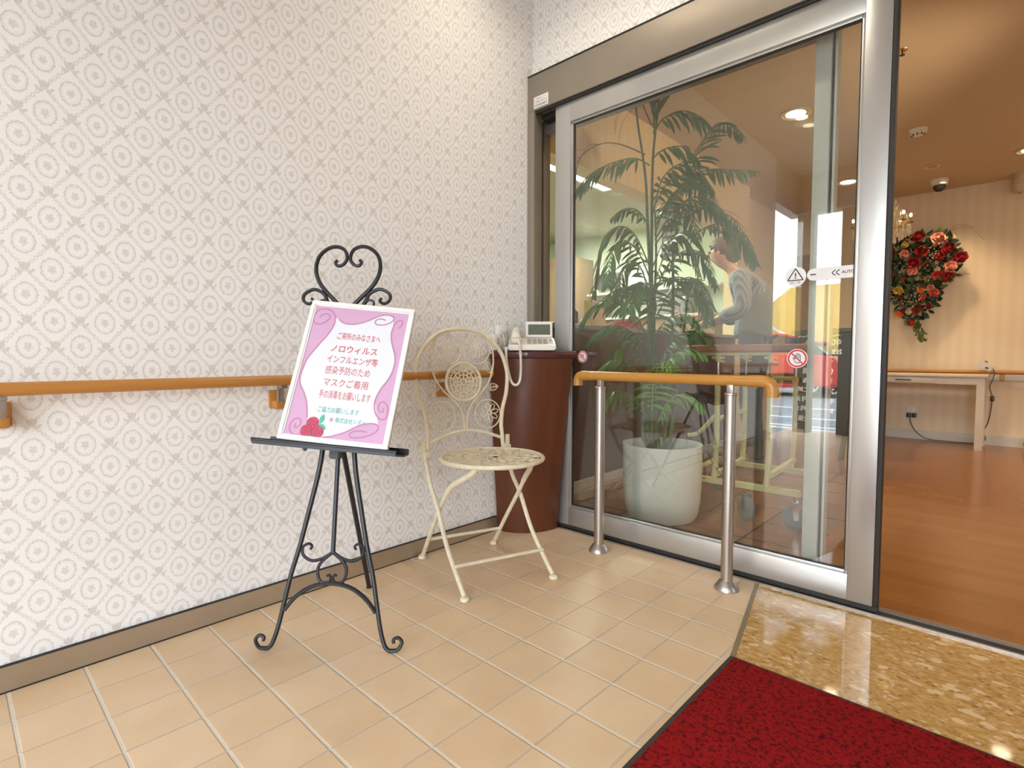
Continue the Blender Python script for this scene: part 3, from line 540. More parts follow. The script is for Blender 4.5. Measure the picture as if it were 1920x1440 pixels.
b = bm_(); box(b, (-.13, 2.09, 0), (-.118, 5.25, .07)); struct('baseboard_lobby_left', b, M['white_trim'])
b = bm_(); box(b, (-.18, 6.59, 0), (.05, 6.6, 1.95)); box(b, (-.16, 6.585, .02), (.03, 6.592, 1.92)); M['door_tan'] = mat('tan_door', (0.46, 0.28, 0.13), .6); struct('door_2', b, M['door_tan'])

# ================================================================= STREET (seen mirrored in the door glass)
b = bm_(); box(b, (-60, -60, -.2), (60, 3, -.10)); M['as'] = M['asphalt']; struct('ground', b, M['asphalt'], flat=True)
b = bm_(); box(b, (-6, -2.75, -.1), (6, -2.6, .0)); struct('kerb', b, M['kerb'], flat=True)
b = bm_()
for y in (-3.75, -4.8, -6.45): box(b, (-14, y-.06, -.1), (14, y+.06, -.096))
struct('road_marking', b, M['road_white'], flat=True)
bl = thing('yellow_building', 'yellow rendered building across the street, mirrored in the door glass', 'building', (-3, -24, -.1))
b = bm_(); prism(b, [(-7.4, -.1), (5, -.1), (5, 4.0), (-6.1, 4.0), (-6.9, 3.3), (-7.4, 3.3)], -27, -23.2, lambda x, y, z: (x, z, y)); obj('wall', b, M['yellow_wall'], bl, flat=True)
b = bm_()
tube(b, [(-7.6, -22.6, 2.7), (-4.6, -22.6, .9)], .06); tube(b, [(-7.6, -22.6, 2.1), (-4.6, -22.6, .3)], .06)
for k in range(11): tube(b, [(-7.6+.3*k, -22.6, 2.7-.18*k), (-7.6+.3*k, -22.6, 2.1-.18*k)], .025)
tube(b, [(-4.6, -22.6, .9), (-4.6, -22.6, -.1)], .05)
obj('stair_railing', b, M['white_plastic'], bl)
b = bm_(); box(b, (-7.9, -23.6, -.1), (-7.3, -23.2, 2.6)); obj('annex_wall', b, M['petal_cream'], bl, flat=True)

cx = -2.9
car = thing('red_car', 'red car parked across the road, mirrored in the door glass', 'car', (cx, -10.0, -.1))
Cb = lambda x, y, z: (cx+x, y, z-.1)
b = bm_()
prof = [(-2.0, .28), (-2.05, .55), (-1.95, .82), (-1.1, .92), (-.45, 1.0), (.9, 1.0), (1.75, .92), (2.0, .62), (2.0, .28), (1.6, .2), (-1.6, .2)]
prism(b, prof, -10.8, -9.15, lambda x, z, y: Cb(x, y, z)); bmesh.ops.bevel(b, geom=list(b.edges), offset=.06, segments=2, affect='EDGES'); obj('body', b, M['car_red'], car)
b = bm_(); prism(b, [(-1.15, .90), (-.5, 1.36), (.7, 1.40), (1.35, 1.2), (1.65, .93)], -10.65, -9.3, lambda x, z, y: Cb(x, y, z)); bmesh.ops.bevel(b, geom=list(b.edges), offset=.04, segments=2, affect='EDGES'); obj('cabin_window', b, M['car_glass'], car)
b = bm_(); prism(b, [(-.55, 1.36), (-.5, 1.40), (.7, 1.44), (1.35, 1.25), (1.33, 1.2), (.7, 1.39)], -10.6, -9.35, lambda x, z, y: Cb(x, y, z)); tube(b, [Cb(.15, -9.3, .95), Cb(.2, -9.32, 1.38)], .03); obj('roof', b, M['car_red'], car)
for wx in (-1.3, 1.32):
    for wy in (-9.25, -10.7):
        b = bm_(); t = bmesh.new(); lathe(t, [(.12, -.09), (.29, -.1), (.31, -.06), (.31, .06), (.29, .1), (.12, .09)], (0, 0, 0), 24); merge(b, t, Matrix.Translation(Cb(wx, wy, .31)) @ Matrix.Rotation(R(90), 4, 'X')); wh = obj('wheel', b, M['rubber'], car)
        b = bm_()
        t = bmesh.new(); lathe(t, [(.0, .085), (.05, .1), (.06, .08)], (0, 0, 0), 12); lathe(t, [(.17, .09), (.20, .1), (.21, .07)], (0, 0, 0), 24)
        for k in range(7):
            a = 2*math.pi*k/7; box_ = bmesh.new(); box(box_, (.03, -.025, .07), (.19, .025, .095)); merge(t, box_, Matrix.Rotation(a, 4, 'Z'))
        merge(b, t, Matrix.Translation(Cb(wx, wy, .31)) @ Matrix.Rotation(R(90 if wy > -10 else -90)*-1, 4, 'X')); obj('hubcap', b, M['chrome'], wh)

# ================================================================= PORCH THINGS
# --- wall handrail
t = thing('wall_handrail', 'round golden wood handrail along the wallpapered wall of the porch', 'handrail', (0, -.3, .75))
b = bm_(); P = [(.07, -1.6, .75), (.07, 1.38, .748), (.068, 1.415, .747), (.055, 1.44, .747), (.03, 1.45, .747)]; tube(b, smooth(P[:1]+P[1:], 6), .0165, 16); rail = obj('rail', b, M['rail_wood'], t)
for y in (-1.35, -.667, .01, .672, 1.372):
    b = bm_(); box(b, (0, y-.022, .655), (.014, y+.022, .715), .004); box(b, (0, y-.016, .655), (.052, y+.016, .682), .005); br = obj('bracket', b, M['rail_wood'], t)
    b = bm_(); box(b, (.040, y-.011, .678), (.052, y+.011, .735), .003); box(b, (.04, y-.011, .722), (.078, y+.011, .735), .003); obj('bracket_arm', b, M['steel'], br)

# --- guard rail in front of the sliding door
t = thing('guard_rail', 'free-standing golden guard rail on two steel posts before the glass door', 'guard rail', (.79, 1.805, 0))
b = bm_(); zr = .7425
P = smooth([(.405, 1.805, .700), (.405, 1.805, .722), (.412, 1.805, .737), (.430, 1.805, zr), (.46, 1.805, zr)], 5); tube(b, P, .0205, 18); obj('elbow', b, M['rail_plastic'], t)
b = bm_(); P = smooth([(1.12, 1.805, zr), (1.165, 1.805, zr), (1.188, 1.805, .735), (1.197, 1.805, .716), (1.198, 1.805, .690)], 5); tube(b, P, .0205, 18); obj('elbow', b, M['rail_plastic'], t)
b = bm_(); tube(b, [(.455, 1.805, zr), (1.125, 1.805, zr)], .019, 18); obj('rail', b, M['rail_plastic'], t)
for x in (.519, 1.061):
    b = bm_(); lathe(b, [(.0205, .012), (.0205, .69), (.0225, .692), (.0225, .698), (.0, .699)], (x, 1.805, 0), 28); ps = obj('post', b, M['steel'], t)
    b = bm_(); lathe(b, [(.042, 0), (.042, .006), (.034, .018), (.026, .030), (.0225, .034), (.0205, .034)], (x, 1.805, 0), 32); obj('floor_flange', b, M['steel'], ps)
    b = bm_(); box(b, (x-.011, 1.794, .697), (x+.011, 1.816, .730), .002); obj('rail_connector', b, M['steel'], ps)

# --- iron easel
E0_ = Vector((.4115, .6295, 0)); EX = Vector((.7517, .6595, 0)); EN = Vector((.6595, -.7517, 0)); al = math.atan(.2)
EU = Vector((0, 0, math.cos(al)))-EN*math.sin(al); EF = EX.cross(EU)*1.0   # EF points to the viewer side
if EF.dot(EN) < 0: EF = -EF
def e3(a, c, d=0): return E0_+EX*a+EU*c+EF*d
t = thing('easel', 'black wrought iron easel with heart-shaped scrollwork top', 'easel', E0_)
def scroll(bm, pts, r0, r1=None, n=5, d=0, seg=8):
    P = smooth([e3(x, y, d) for x, y in pts], n); L = len(P); r1 = r1 or r0
    tube(bm, P, [r0+(r1-r0)*(i/(L-1)) for i in range(L)], seg)
mir = lambda pts: [(-x, y) for x, y in pts]
leg = [(.046, .60), (.048, .553), (.057, .485), (.076, .39), (.098, .285), (.118, .207), (.133, .128), (.146, .062), (.159, .021), (.170, .008), (.181, .0065), (.196, .009), (.206, .022), (.207, .032), (.197, .041), (.184, .036), (.186, .026)]
for sg in (0, 1):
    b = bm_(); scroll(b, mir(leg) if sg == 0 else leg, .0075, .0045); obj('leg', b, M['iron'], t)
b = bm_(); scroll(b, [(-.0, .60), (0, .27)], .0065); obj('centre_bar', b, M['iron'], t)
b = bm_(); scroll(b, [(-.0, .60), (0, .545)], .010, seg=12); obj('sleeve', b, M['iron'], t)
b = bm_(); tube(b, [e3(.0, .60, -.012), (.129, .937, .004)], .008, 8); tube(b, [(.129, .937, 0), (.129, .937, .006)], .010, 8); obj('rear_leg', b, M['iron'], t)
b = bm_(); scroll(b, [(-.131, .110), (-.1, .147), (-.055, .175), (0, .184), (.055, .173), (.1, .143), (.131, .106)], .0062, n=6); obj('arch_brace', b, M['iron'], t)
b = bm_()
sc = [(0, .27), (.03, .252), (.061, .246), (.086, .261), (.088, .283), (.072, .293), (.062, .286), (.067, .277)]
hh = [(0, .27), (.031, .243), (.042, .218), (.033, .190), (.014, .186), (.003, .196), (.007, .207), (.015, .204)]
for q in (sc, hh): scroll(b, q, .005, .0035); scroll(b, mir(q), .005, .0035)
obj('lower_scrollwork', b, M['iron'], t)
b = bm_()
ht = [(.0, .975), (.033, 1.013), (.081, 1.065), (.100, 1.112), (.094, 1.155), (.069, 1.182), (.040, 1.190), (.014, 1.179), (.005, 1.153), (.015, 1.133), (.032, 1.127), (.041, 1.138), (.034, 1.146)]
ear = [(.045, .985), (.060, 1.015), (.071, 1.038), (.102, 1.052), (.131, 1.038), (.134, 1.018), (.118, 1.006), (.103, 1.014), (.109, 1.024)]
inn = [(.05, .985), (.058, 1.006), (.070, 1.018), (.084, 1.012), (.084, .998), (.074, .992), (.069, 1.0)]
for q, r in ((ht, .0068), (ear, .0062), (inn, .0042)): scroll(b, q, r, r*.7); scroll(b, mir(q), r, r*.7)
obj('heart_scrollwork', b, M['iron'], t)
b = bm_(); tube(b, [e3(-.034, .60), e3(-.034, .98), e3(-.004, 1.0)], .006); tube(b, [e3(.034, .60), e3(.034, .98), e3(.004, 1.0)], .006); tube(b, [e3(0, .6), e3(0, .985)], .006); obj('upright_bar', b, M['iron'], t)
# tray (turned a little clockwise on its clamp)
ra = -.085; TX = EX*math.cos(ra)+EU*math.sin(ra); TU = -EX*math.sin(ra)+EU*math.cos(ra)
tc0 = e3(-.003, .561)
def t3(a, c, d): return tc0+TX*a+TU*c+EF*d
b = bm_()
obox(b, t3(0, 0, .050), TX, TU, EF, .404, .005, .125, .002)
obox(b, t3(0, .004, .114), TX, TU, EF, .406, .010, .005, .002)
tube(b, [t3(-.203, .010, .114), t3(.203, .010, .114)], .0046, 8); obox(b, t3(0, .008, -.012), TX, TU, EF, .39, .012, .005, .001)
obox(b, t3(0, .012, -.008), TX, TU, EF, .42, .02, .006, .002)
obox(b, t3(-.06, -.005, .09), TX, TU, EF, .012, .010, .012, .003); obox(b, t3(0, -.012, .01), TX, TU, EF, .03, .03, .03, .003)
obj('tray', b, M['iron'], t)

# --- framed notice on the easel
QX = Vector((.7560, .6466, -.102)); BL = Vector((.292, .551, .598)); BR = Vector((.538, .747, .567)); TL = Vector((.222, .699, .995))
QX = (BR-BL).normalized(); QY = (TL-BL); QY = (QY-QX*QY.dot(QX)).normalized(); QN = QX.cross(QY).normalized()
if QN.dot(EN) < 0: QN = -QN
W_, H_ = .317, .430; KS = .317/.328
def q3(a, c, d=0): return BL+QX*a+QY*c+QN*d
t = thing('framed_notice', 'white framed pink notice in Japanese leaning on the black easel', 'notice', BL)
b = bm_(); fwid = .0125
def qbox(bm, a0, c0, a1, c1, d0, d1, bev=.0015): obox(bm, q3((a0+a1)/2, (c0+c1)/2, (d0+d1)/2), QX, QY, QN, a1-a0, c1-c0, d1-d0, bev)
qbox(b, 0, 0, W_, fwid, -.014, .004); qbox(b, 0, H_-fwid, W_, H_, -.014, .004); qbox(b, 0, fwid, fwid, H_-fwid, -.014, .004); qbox(b, W_-fwid, fwid, W_, H_-fwid, -.014, .004)
obj('frame', b, M['frame_white'], t)
b = bm_(); g_ = .0035
for a0, c0, a1, c1 in ((fwid, fwid, W_-fwid, fwid+g_), (fwid, H_-fwid-g_, W_-fwid, H_-fwid), (fwid, fwid, fwid+g_, H_-fwid), (W_-fwid-g_, fwid, W_-fwid, H_-fwid)): qbox(b, a0, c0, a1, c1, -.004, .0005, 0)
obj('inner_slip', b, M['sticker_white'], t, flat=True)
b = bm_(); qbox(b, fwid*.5, fwid*.5, W_-fwid*.5, H_-fwid*.5, -.010, -.002, 0); sheet = obj('printed_sheet', b, M['pink'], t, flat=True)
def fq(a, c, d): return q3(a*KS, c*KS, -.002+d)
# white field bounded by the scrolls
lf = [tuple(p) for p in ART['left']][15:]; tp = [tuple(p) for p in ART['top']][:11]; rg = [tuple(p) for p in ART['right']][6:18]; bt = [tuple(p) for p in ART['bottom']][:9]
S2 = lambda L: [(v.x, v.y) for v in smooth([(x, y, 0) for x, y in L], 4)]
poly = S2(lf)+[(bt[0][0]-.02, bt[0][1]+.004)]+S2(bt)+S2(rg[::-1])+S2(tp[::-1])
from mathutils.geometry import tessellate_polygon
b = bm_(); vs = [b.verts.new(fq(x, y, .0003)) for x, y in poly]
for tri in tessellate_polygon([[Vector((x, y, 0)) for x, y in poly]]):
    try: b.faces.new([vs[k] for k in tri])
    except ValueError: pass
obj('white_field', b, M['paper'], sheet, flat=True)
b = bm_()
for k in ('left', 'top', 'right', 'bottom', 'bl'): ribbon(b, [tuple(p) for p in ART[k]], .0040, fq, .0008)
obj('scroll_border', b, M['pink_line'], sheet, flat=True)
b = bm_()
rows = [('ご来所のみなさまへ', .024, .010), ('ノロウィルス', .024, .018), ('インフルエンザ等', .025, .010), ('感染予防のため', .026, .003), ('マスクご着用', .026, .005), ('手の消毒をお願いします', .026, .005)]
for (s_, hgt, bo), ((xa, ya), (xb, yb)) in zip(rows, ART['text'][:6]):
    yc = (ya+yb)/2; text(b, s_, (xa, yc-hgt/2, xb, yc+hgt/2), fq, .0008, bold=bo)
obj('red_lettering', b, M['text_red'], sheet, flat=True)
b = bm_()
for s_, hgt, ((xa, ya), (xb, yb)) in (('ご協力お願いします', .018, ART['text'][6]), ('株式会社シダー', .0165, ART['text'][7])):
    yc = (ya+yb)/2; text(b, s_, (xa, yc-hgt/2, xb, yc+hgt/2), fq, .0008, bold=.006)
obj('teal_lettering', b, M['text_teal'], sheet, flat=True)
b = bm_(); cx_, cy_ = ART['text'][8][0][0]+.004, ART['text'][8][0][1]; annulus(b, (cx_, cy_), .003, .0055, fq, .0008, 16); disc(b, (cx_, cy_), .0018, fq, .0009, 10); obj('company_emblem', b, M['pink_line'], sheet, flat=True)
b = bm_(); b2 = bm_()
for k, (x, y) in enumerate(ART['roses']):
    r = .0175; b3_ = None
    b.faces.new([b.verts.new(fq(x+r*(1+.07*math.cos(5*a))*math.cos(a), y+r*(1+.07*math.cos(5*a))*math.sin(a), .0010+.0003*k)) for a in [2*math.pi*i/30 for i in range(30)]])
    ribbon(b2, [(x+r*math.cos(a), y+r*math.sin(a)) for a in [2*math.pi*i/16 for i in range(17)]], .0016, fq, .0014+.0003*k)
    for s0 in (0, 2.1, 4.2):
        ribbon(b2, [(x+rr*math.cos(s0+an), y+rr*math.sin(s0+an)) for rr, an in ((.003, 0), (.005, .8), (.008, 1.5), (.011, 2.2), (.014, 2.7))], .0022, fq, .0013+.0003*k)
obj('printed_roses', b, M['rose_red'], sheet, flat=True); obj('rose_petal_lines', b2, M['rose_dark'], sheet, flat=True)
b = bm_()
for (x, y), an, l in zip(ART['leaves'], (80, -25, 190, -75), (.030, .028, .026, .024)):
    a = R(an); dx, dy = math.cos(a), math.sin(a); pts = []
    for i in range(9): s_ = i/8; wd = .0075*math.sin(math.pi*s_)**.8; pts.append((x+dx*l*(s_-.5)-dy*wd, y+dy*l*(s_-.5)+dx*wd))
    for i in range(7, 0, -1): s_ = i/8; wd = .0075*math.sin(math.pi*s_)**.8; pts.append((x+dx*l*(s_-.5)+dy*wd, y+dy*l*(s_-.5)-dx*wd))
    b.faces.new([b.verts.new(fq(px_, py_, .0009)) for px_, py_ in pts])
obj('printed_leaves', b, M['leaf_ink'], sheet, flat=True)

# --- cream folding bistro chair
CC = Vector((.3005, 1.326, 0))+Vector((.28, .96, 0))*.012; CF = Vector((.96, -.28, 0)); CS = Vector((.28, .96, 0))
def c3(u, v, z): return CC+CF*u+CS*v+Vector((0, 0, z))
t = thing('garden_chair', 'cream painted iron folding garden chair with a round lace seat', 'chair', CC)
UB = [(-.150, .455), (-.130, .405), (-.095, .335), (-.030, .268), (.065, .135), (.205, .012)]
SL = [(.150, .436, .112), (.150, .420, .118), (.120, .398, .132), (.045, .350, .158), (-.022, .272, .166), (-.135, .13, .166), (-.222, .012, .166)]
for sgn in (-1, 1):
    b = bm_(); tube(b, smooth([c3(u, .182*sgn, z) for u, z in UB], 5), .0085, 10); lg = obj('front_leg', b, M['cream_paint'], t)
    b = bm_(); p = c3(.210, .182*sgn, 0); lathe(b, [(.0155, 0), (.017, .004), (.015, .011), (.010, .014), (.0, .015)], p, 18); obj('foot_cap', b, M['cream_paint'], lg)
    b = bm_(); P_ = smooth([c3(u, v*sgn, z) for u, z, v in SL], 5); tube(b, P_, [.0105 if j < 17 else .0085 for j in range(len(P_))], 10); lg = obj('rear_leg', b, M['cream_paint'], t)
    b = bm_(); p = c3(-.228, .166*sgn, 0); lathe(b, [(.0155, 0), (.017, .004), (.015, .011), (.010, .014), (.0, .015)], p, 18); obj('foot_cap', b, M['cream_paint'], lg)
b = bm_(); tube(b, [c3(.136, -.182, .092), c3(.136, .182, .086)], .0065, 10); obj('front_stretcher', b, M['cream_paint'], t)
b = bm_(); tube(b, [c3(-.165, -.166, .095), c3(-.165, .166, .088)], .0065, 10); obj('rear_stretcher', b, M['cream_paint'], t)
# seat
SCu = .042; SR = .192; SZ = .442
b = bm_(); tube(b, [c3(SCu+SR*math.cos(a), .014+SR*math.sin(a), SZ) for a in [2*math.pi*i/64 for i in range(64)]], .0085, 10, closed=True)
for sgn in (-1, 1): obox(b, c3(-.135, .178*sgn, .447), CF, CS, Vector((0, 0, 1)), .05, .018, .022, .003); obox(b, c3(-.148, .19*sgn, .47), CF, CS, Vector((0, 0, 1)), .006, .02, .05, .002)
for sgn in (-1, 1): tube(b, [c3(.04, .11*sgn, .432), c3(.15, .11*sgn, .418), c3(.165, .11*sgn, .432)], .0025, 6)
st = obj('seat', b, M['cream_paint'], t)
b = bm_()
def sribbon(pts, wd): 
    P = [c3(SCu+x, y+.014, SZ+.003) for x, y in pts]; tube(b, P, wd, 4, squash=(0, 0, 1))
for r in (.035, .075, .115, .15, .176): sribbon([(r*math.cos(2*math.pi*i/40), r*math.sin(2*math.pi*i/40)) for i in range(41)], .0036)
for k in range(14):
    for dr in (1, -1): sribbon([(r*math.cos(2*math.pi*k/14+dr*ph_), r*math.sin(2*math.pi*k/14+dr*ph_)) for r, ph_ in ((.03, 0), (.06, .2), (.1, .4), (.14, .55), (.185, .65))], .0042)
for k in range(28):
    a = 2*math.pi*k/28; x, y = .132*math.cos(a), .132*math.sin(a); sribbon([(x+.011*math.cos(j), y+.011*math.sin(j)) for j in [2*math.pi*i/8 for i in range(9)]], .003)
obj('lace_panel', b, M['cream_paint'], st, ang=60)
# back
B0 = c3(-.15, 0, .44); BT = (c3(-.198, 0, .937)-B0).normalized()
def b3(v, s, d=0): return B0+CS*v+BT*s+CF*d
hoop = [(.171, .0), (.168, .057), (.166, .10), (.176, .165), (.196, .225), (.206, .29), (.204, .335), (.185, .395), (.152, .440), (.112, .475), (.06, .494), (0, .500)]
H2 = [b3(-v, s) for v, s in hoop]+[b3(v, s) for v, s in hoop[-2::-1]]
b = bm_(); tube(b, smooth([c3(-.150, -.182, .43)]+H2+[c3(-.150, .182, .43)], 5), .0085, 10); bk = obj('back_hoop', b, M['cream_paint'], t)
b = bm_(); tube(b, smooth([b3(-.168, .04), b3(-.09, .068), b3(0, .083), b3(.09, .068), b3(.168, .04)], 6), .0068, 8); obj('lower_back_bar', b, M['cream_paint'], bk)
b = bm_()
vine = [(.006, .083), (.012, .15), (.045, .205), (.088, .244), (.121, .29), (.139, .345), (.141, .405), (.125, .445), (.11, .47)]
vin2 = [(.002, .083), (.008, .14), (.034, .19), (.06, .215)]
for q, r in ((vine, .0037), (vin2, .003)):
    for sg in (-1, 1): tube(b, smooth([b3(sg*x, y, .001) for x, y in q], 5), r, 6)
circ = lambda cx, cy, r, n=28, a0=0, a1=2*math.pi: [b3(cx+r*math.cos(a0+(a1-a0)*i/n), cy+r*math.sin(a0+(a1-a0)*i/n)) for i in range(n+1)]
for sg in (-1, 1):
    tube(b, circ(sg*.066, .415, .061), .0028, 6); tube(b, circ(sg*.104, .145, .060), .0028, 6)
def flower(cx, cy, r, n=8):
    tube(b, circ(cx, cy, r*.22, 10), .0022, 5)
    for k in range(n):
        a = 2*math.pi*k/n+.2; P = []
        for i in range(13):
            s_ = i/12*2*math.pi; rr = r*(.62-.38*math.cos(s_)); ww = r*.2*math.sin(s_); P.append(b3(cx+rr*math.cos(a)-ww*math.sin(a), cy+rr*math.sin(a)+ww*math.cos(a)))
        tube(b, P, .0018, 5)
for sg in (-1, 1): flower(sg*.068, .413, .034); flower(sg*.112, .150, .042)
def bleaf(cx, cy, an, l, wd):
    a = R(an); ca, sa = math.cos(a), math.sin(a)
    pr = lambda x, y: b3(cx+x*ca-y*sa, cy+x*sa+y*ca)
    tube(b, [pr(l*i/12, wd*math.sin(math.pi*i/12)) for i in range(13)], .0016, 5); tube(b, [pr(l*i/12, -wd*math.sin(math.pi*i/12)) for i in range(13)], .0016, 5); tube(b, [pr(0, 0), pr(l, 0)], .0014, 5)
    for k in (.3, .5, .7):
        for sg_ in (-1, 1): tube(b, [pr(l*k, 0), pr(l*(k+.15), sg_*wd*math.sin(math.pi*(k+.15))*.95)], .0011, 4)
for sg in (-1, 1):
    bleaf(sg*.108, .255, 5 if sg > 0 else 175, .052, .015); bleaf(sg*.128, .315, 115 if sg > 0 else 65, .062, .016); bleaf(sg*.135, .40, 160 if sg > 0 else 20, .03, .009)
obj('vine_scrollwork', b, M['cream_paint'], bk, ang=60)
b = bm_(); tube(b, circ(0, .282, .078, 40), .0058, 8); md = obj('medallion', b, M['cream_paint'], bk)
b = bm_()
for r in (.012, .028, .045, .06): tube(b, circ(0, .282, r, 30), .0024, 5)
for k in range(12):
    a = 2*math.pi*k/12
    for dr in (-1, 1): tube(b, [b3((r)*math.cos(a+dr*p_), .282+r*math.sin(a+dr*p_)) for r, p_ in ((.028, 0), (.045, .12), (.058, .26), (.076, .30))], .0022, 5)
    x, y = .066*math.cos(a), .282+.066*math.sin(a); tube(b, circ(x, y, .0075, 8), .0018, 5)
for k in range(8): a = 2*math.pi*k/8; tube(b, [b3(.010*math.cos(a), .282+.010*math.sin(a)), b3(.03*math.cos(a), .282+.03*math.sin(a))], .0032, 5)
obj('lace_disc', b, M['cream_paint'], md, ang=60)

# --- mahogany telephone stand in the corner
t = thing('telephone_stand', 'tapered mahogany corner stand carrying the telephone beside the door', 'stand', (.12, 1.82, 0))
def qprof(bm, prof, cy=1.922, cx=.011, seg=40):
    rings = []
    for a, bb, z in prof:
        ring = [bm.verts.new((cx+a*math.sin(math.pi/2*j/seg)**(.9), cy-bb*math.cos(math.pi/2*j/seg), z)) for j in range(seg+1)]; ring.append(bm.verts.new((cx, cy, z))); rings.append(ring)
    n = seg+2
    for r0, r1 in zip(rings, rings[1:]):
        for j in range(n): bm.faces.new((r0[j], r0[(j+1) % n], r1[(j+1) % n], r1[j]))
    bm.faces.new(rings[0][::-1]); bm.faces.new(rings[-1])
b = bm_(); qprof(b, [(.190, .215, 0), (.206, .228, .2), (.238, .248, .5), (.278, .262, .815)]); obj('body', b, M['mahogany'], t)
b = bm_(); qprof(b, [(.286, .266, .815), (.297, .276, .820), (.302, .280, .832), (.298, .277, .845), (.290, .270, .850)]); obj('top', b, M['mahogany_edge'], t)

# --- telephone
pc = Vector((.165, 1.775, .852)); pa = R(-48); PXv = Vector((math.cos(R(42)), math.sin(R(42)), 0)); PYv = Vector((-PXv.y, PXv.x, 0)); PZ = Vector((0, 0, 1))
def p3(x, y, z): return pc+PXv*x+PYv*y+PZ*z
t = thing('telephone', 'cream office telephone with raised display on the corner stand', 'telephone', pc)
b = bm_()
prism(b, [(-.09, .0), (-.09, .024), (.09, .062), (.095, .0)], -.105, .105, lambda y, z, x: p3(x, y, z)); bmesh.ops.bevel(b, geom=list(b.edges), offset=.005, segments=2, affect='EDGES'); obj('base', b, M['ivory_plastic'], t)
b = bm_()
sl = Vector((0, 0, 0)); dy = (PYv*.18+PZ*.038).normalized(); nz_ = PXv.cross(dy)
if nz_.z < 0: nz_ = -nz_
b = bm_()
for r_ in range(5):
    for c_ in range(4): obox(b, p3(-.012+.024*c_, -.065+.023*r_, .0305+.0049*r_), PXv, dy, nz_, .019, .015, .004, .001)
for r_ in range(5): obox(b, p3(.088, -.065+.023*r_, .0305+.0049*r_), PXv, dy, nz_, .016, .014, .004, .001)
obj('keypad', b, M['grey_key'], t)
ty = (PYv*.35+PZ).normalized(); tn = PXv.cross(ty)
b = bm_(); obox(b, p3(.035, .082, .098), PXv, ty, tn, .125, .080, .014, .003); dsp = obj('display', b, M['white_plastic'], t)
sgn_ = -1 if tn.dot(PYv) > 0 else 1
b = bm_(); obox(b, p3(.035, .082, .096)+tn*sgn_*.0072, PXv, ty, tn, .103, .052, .002); obj('screen', b, M['lcd'], dsp)
b = bm_(); P = smooth([p3(-.072, -.085, .045), p3(-.072, -.07, .062), p3(-.072, -.03, .078), p3(-.072, .02, .088), p3(-.072, .06, .088), p3(-.072, .085, .070)], 5)
tube(b, P, [.017+.006*abs(math.cos(math.pi*i/(len(P)-1)))**2 for i in range(len(P))], 14); ball(b, p3(-.072, -.075, .045), .024, (1, 1, .75)); ball(b, p3(-.072, .075, .063), .024, (1, 1, .75)); hs = obj('handset', b, M['ivory_plastic'], t)
b = bm_(); path = smooth([p3(-.062, -.092, .042), p3(-.055, -.118, .02), p3(-.050, -.125, -.04), p3(-.050, -.128, -.10), p3(-.056, -.128, -.138), p3(-.072, -.127, -.152), p3(-.090, -.126, -.138), p3(-.104, -.125, -.09), p3(-.112, -.122, -.04), p3(-.114, -.116, .004), p3(-.112, -.085, .009), p3(-.105, -.04, .012), p3(-.095, -.02, .014)], 14)
coil = []; L = len(path)
for i in range(L-1):
    d = (path[i+1]-path[i]); dn = d.normalized(); n1 = dn.orthogonal().normalized() if i == 0 else (n1-dn*n1.dot(dn)).normalized(); n2 = dn.cross(n1)
    for k in range(8): a = 2*math.pi*k/8; coil.append(path[i]+d*(k/8)+(n1*math.cos(a)+n2*math.sin(a))*.0038)
tube(b, path, .0036, 8); tube(b, coil, .0022, 5); obj('coiled_cord', b, M['ivory_plastic'], hs)

# --- two white wall boxes beside it
t = thing('dispenser_box', 'small white box with a grey label at the left end of the corner stand', 'box', (.030, 1.668, .852))
b = bm_(); box(b, (.006, 1.650, .8515), (.052, 1.690, .925), .004); bx = obj('case', b, M['white_plastic'], t)
b = bm_(); obox(b, (.0524, 1.670, .895), Vector((0, 1, 0)), Vector((0, 0, 1)), Vector((1, 0, 0)), .010, .028, .001); obj('printed_label', b, M['grey_key'], bx)
t = thing('router_box', 'taller upright white box with dark slots behind the telephone', 'box', (.03, 1.78, .852))
b = bm_(); box(b, (.004, 1.694, .8515), (.032, 1.752, .968), .005); bx = obj('case', b, M['white_plastic'], t)
b = bm_()
for k in range(4): box(b, (.0318, 1.712+.010*k, .915), (.0328, 1.716+.010*k, .94))
obj('vent_slots', b, M['grey_key'], bx)
b = bm_(); tube(b, smooth([(.034, 1.70, .925), (.052, 1.697, .932), (.062, 1.70, .90), (.060, 1.702, .857)], 6), .002, 6); obj('cable', b, M['ivory_plastic'], t)

# --- red door mat
t = thing('door_mat', 'deep red entrance mat with a black rubber edge', 'mat', (1.99, .875, 0))
b = bm_(); box(b, (1.240, .375, .0005), (2.74, 1.380, .004), .0015); obj('rubber_border', b, M['rubber'], t)
b = bm_(); box(b, (1.253, .388, .0035), (2.727, 1.367, .009), .003); obj('pile', b, M['carpet'], t)

# --- recessed lamps in the porch ceiling
def downlight(x, y, z, label, grp, lit=True, r=.062, group_name='downlight'):
    t = thing(group_name, label, 'ceiling light', (x, y, z), grp)
    b = bm_(); lathe(b, [(r*1.12, 0), (r*1.12, -.004), (r, -.006), (r*.9, -.001), (r*.62, .05)], (x, y, z), 24); obj('reflector_ring', b, M['lamp_cup'], t)
    b = bm_(); lathe(b, [(0, -.002), (r*.7, -.002), (r*.7, .0)], (x, y, z), 20); obj('lamp', b, M['lamp_on'] if lit else M['grey_key'], t)
for (x, y), lbl in (((.42, 1.42), 'porch ceiling light above the chair by the papered wall'), ((.90, 1.42), 'porch ceiling light above the sliding glass door'), ((.44, -.84), 'porch ceiling light near the street opening, mirrored in the glass')):
    downlight(x, y, 2.748, lbl, None)
    spot('porch_lamp', (x, y, 2.735), 15, (1, .88, .70), 135, .04, .8)

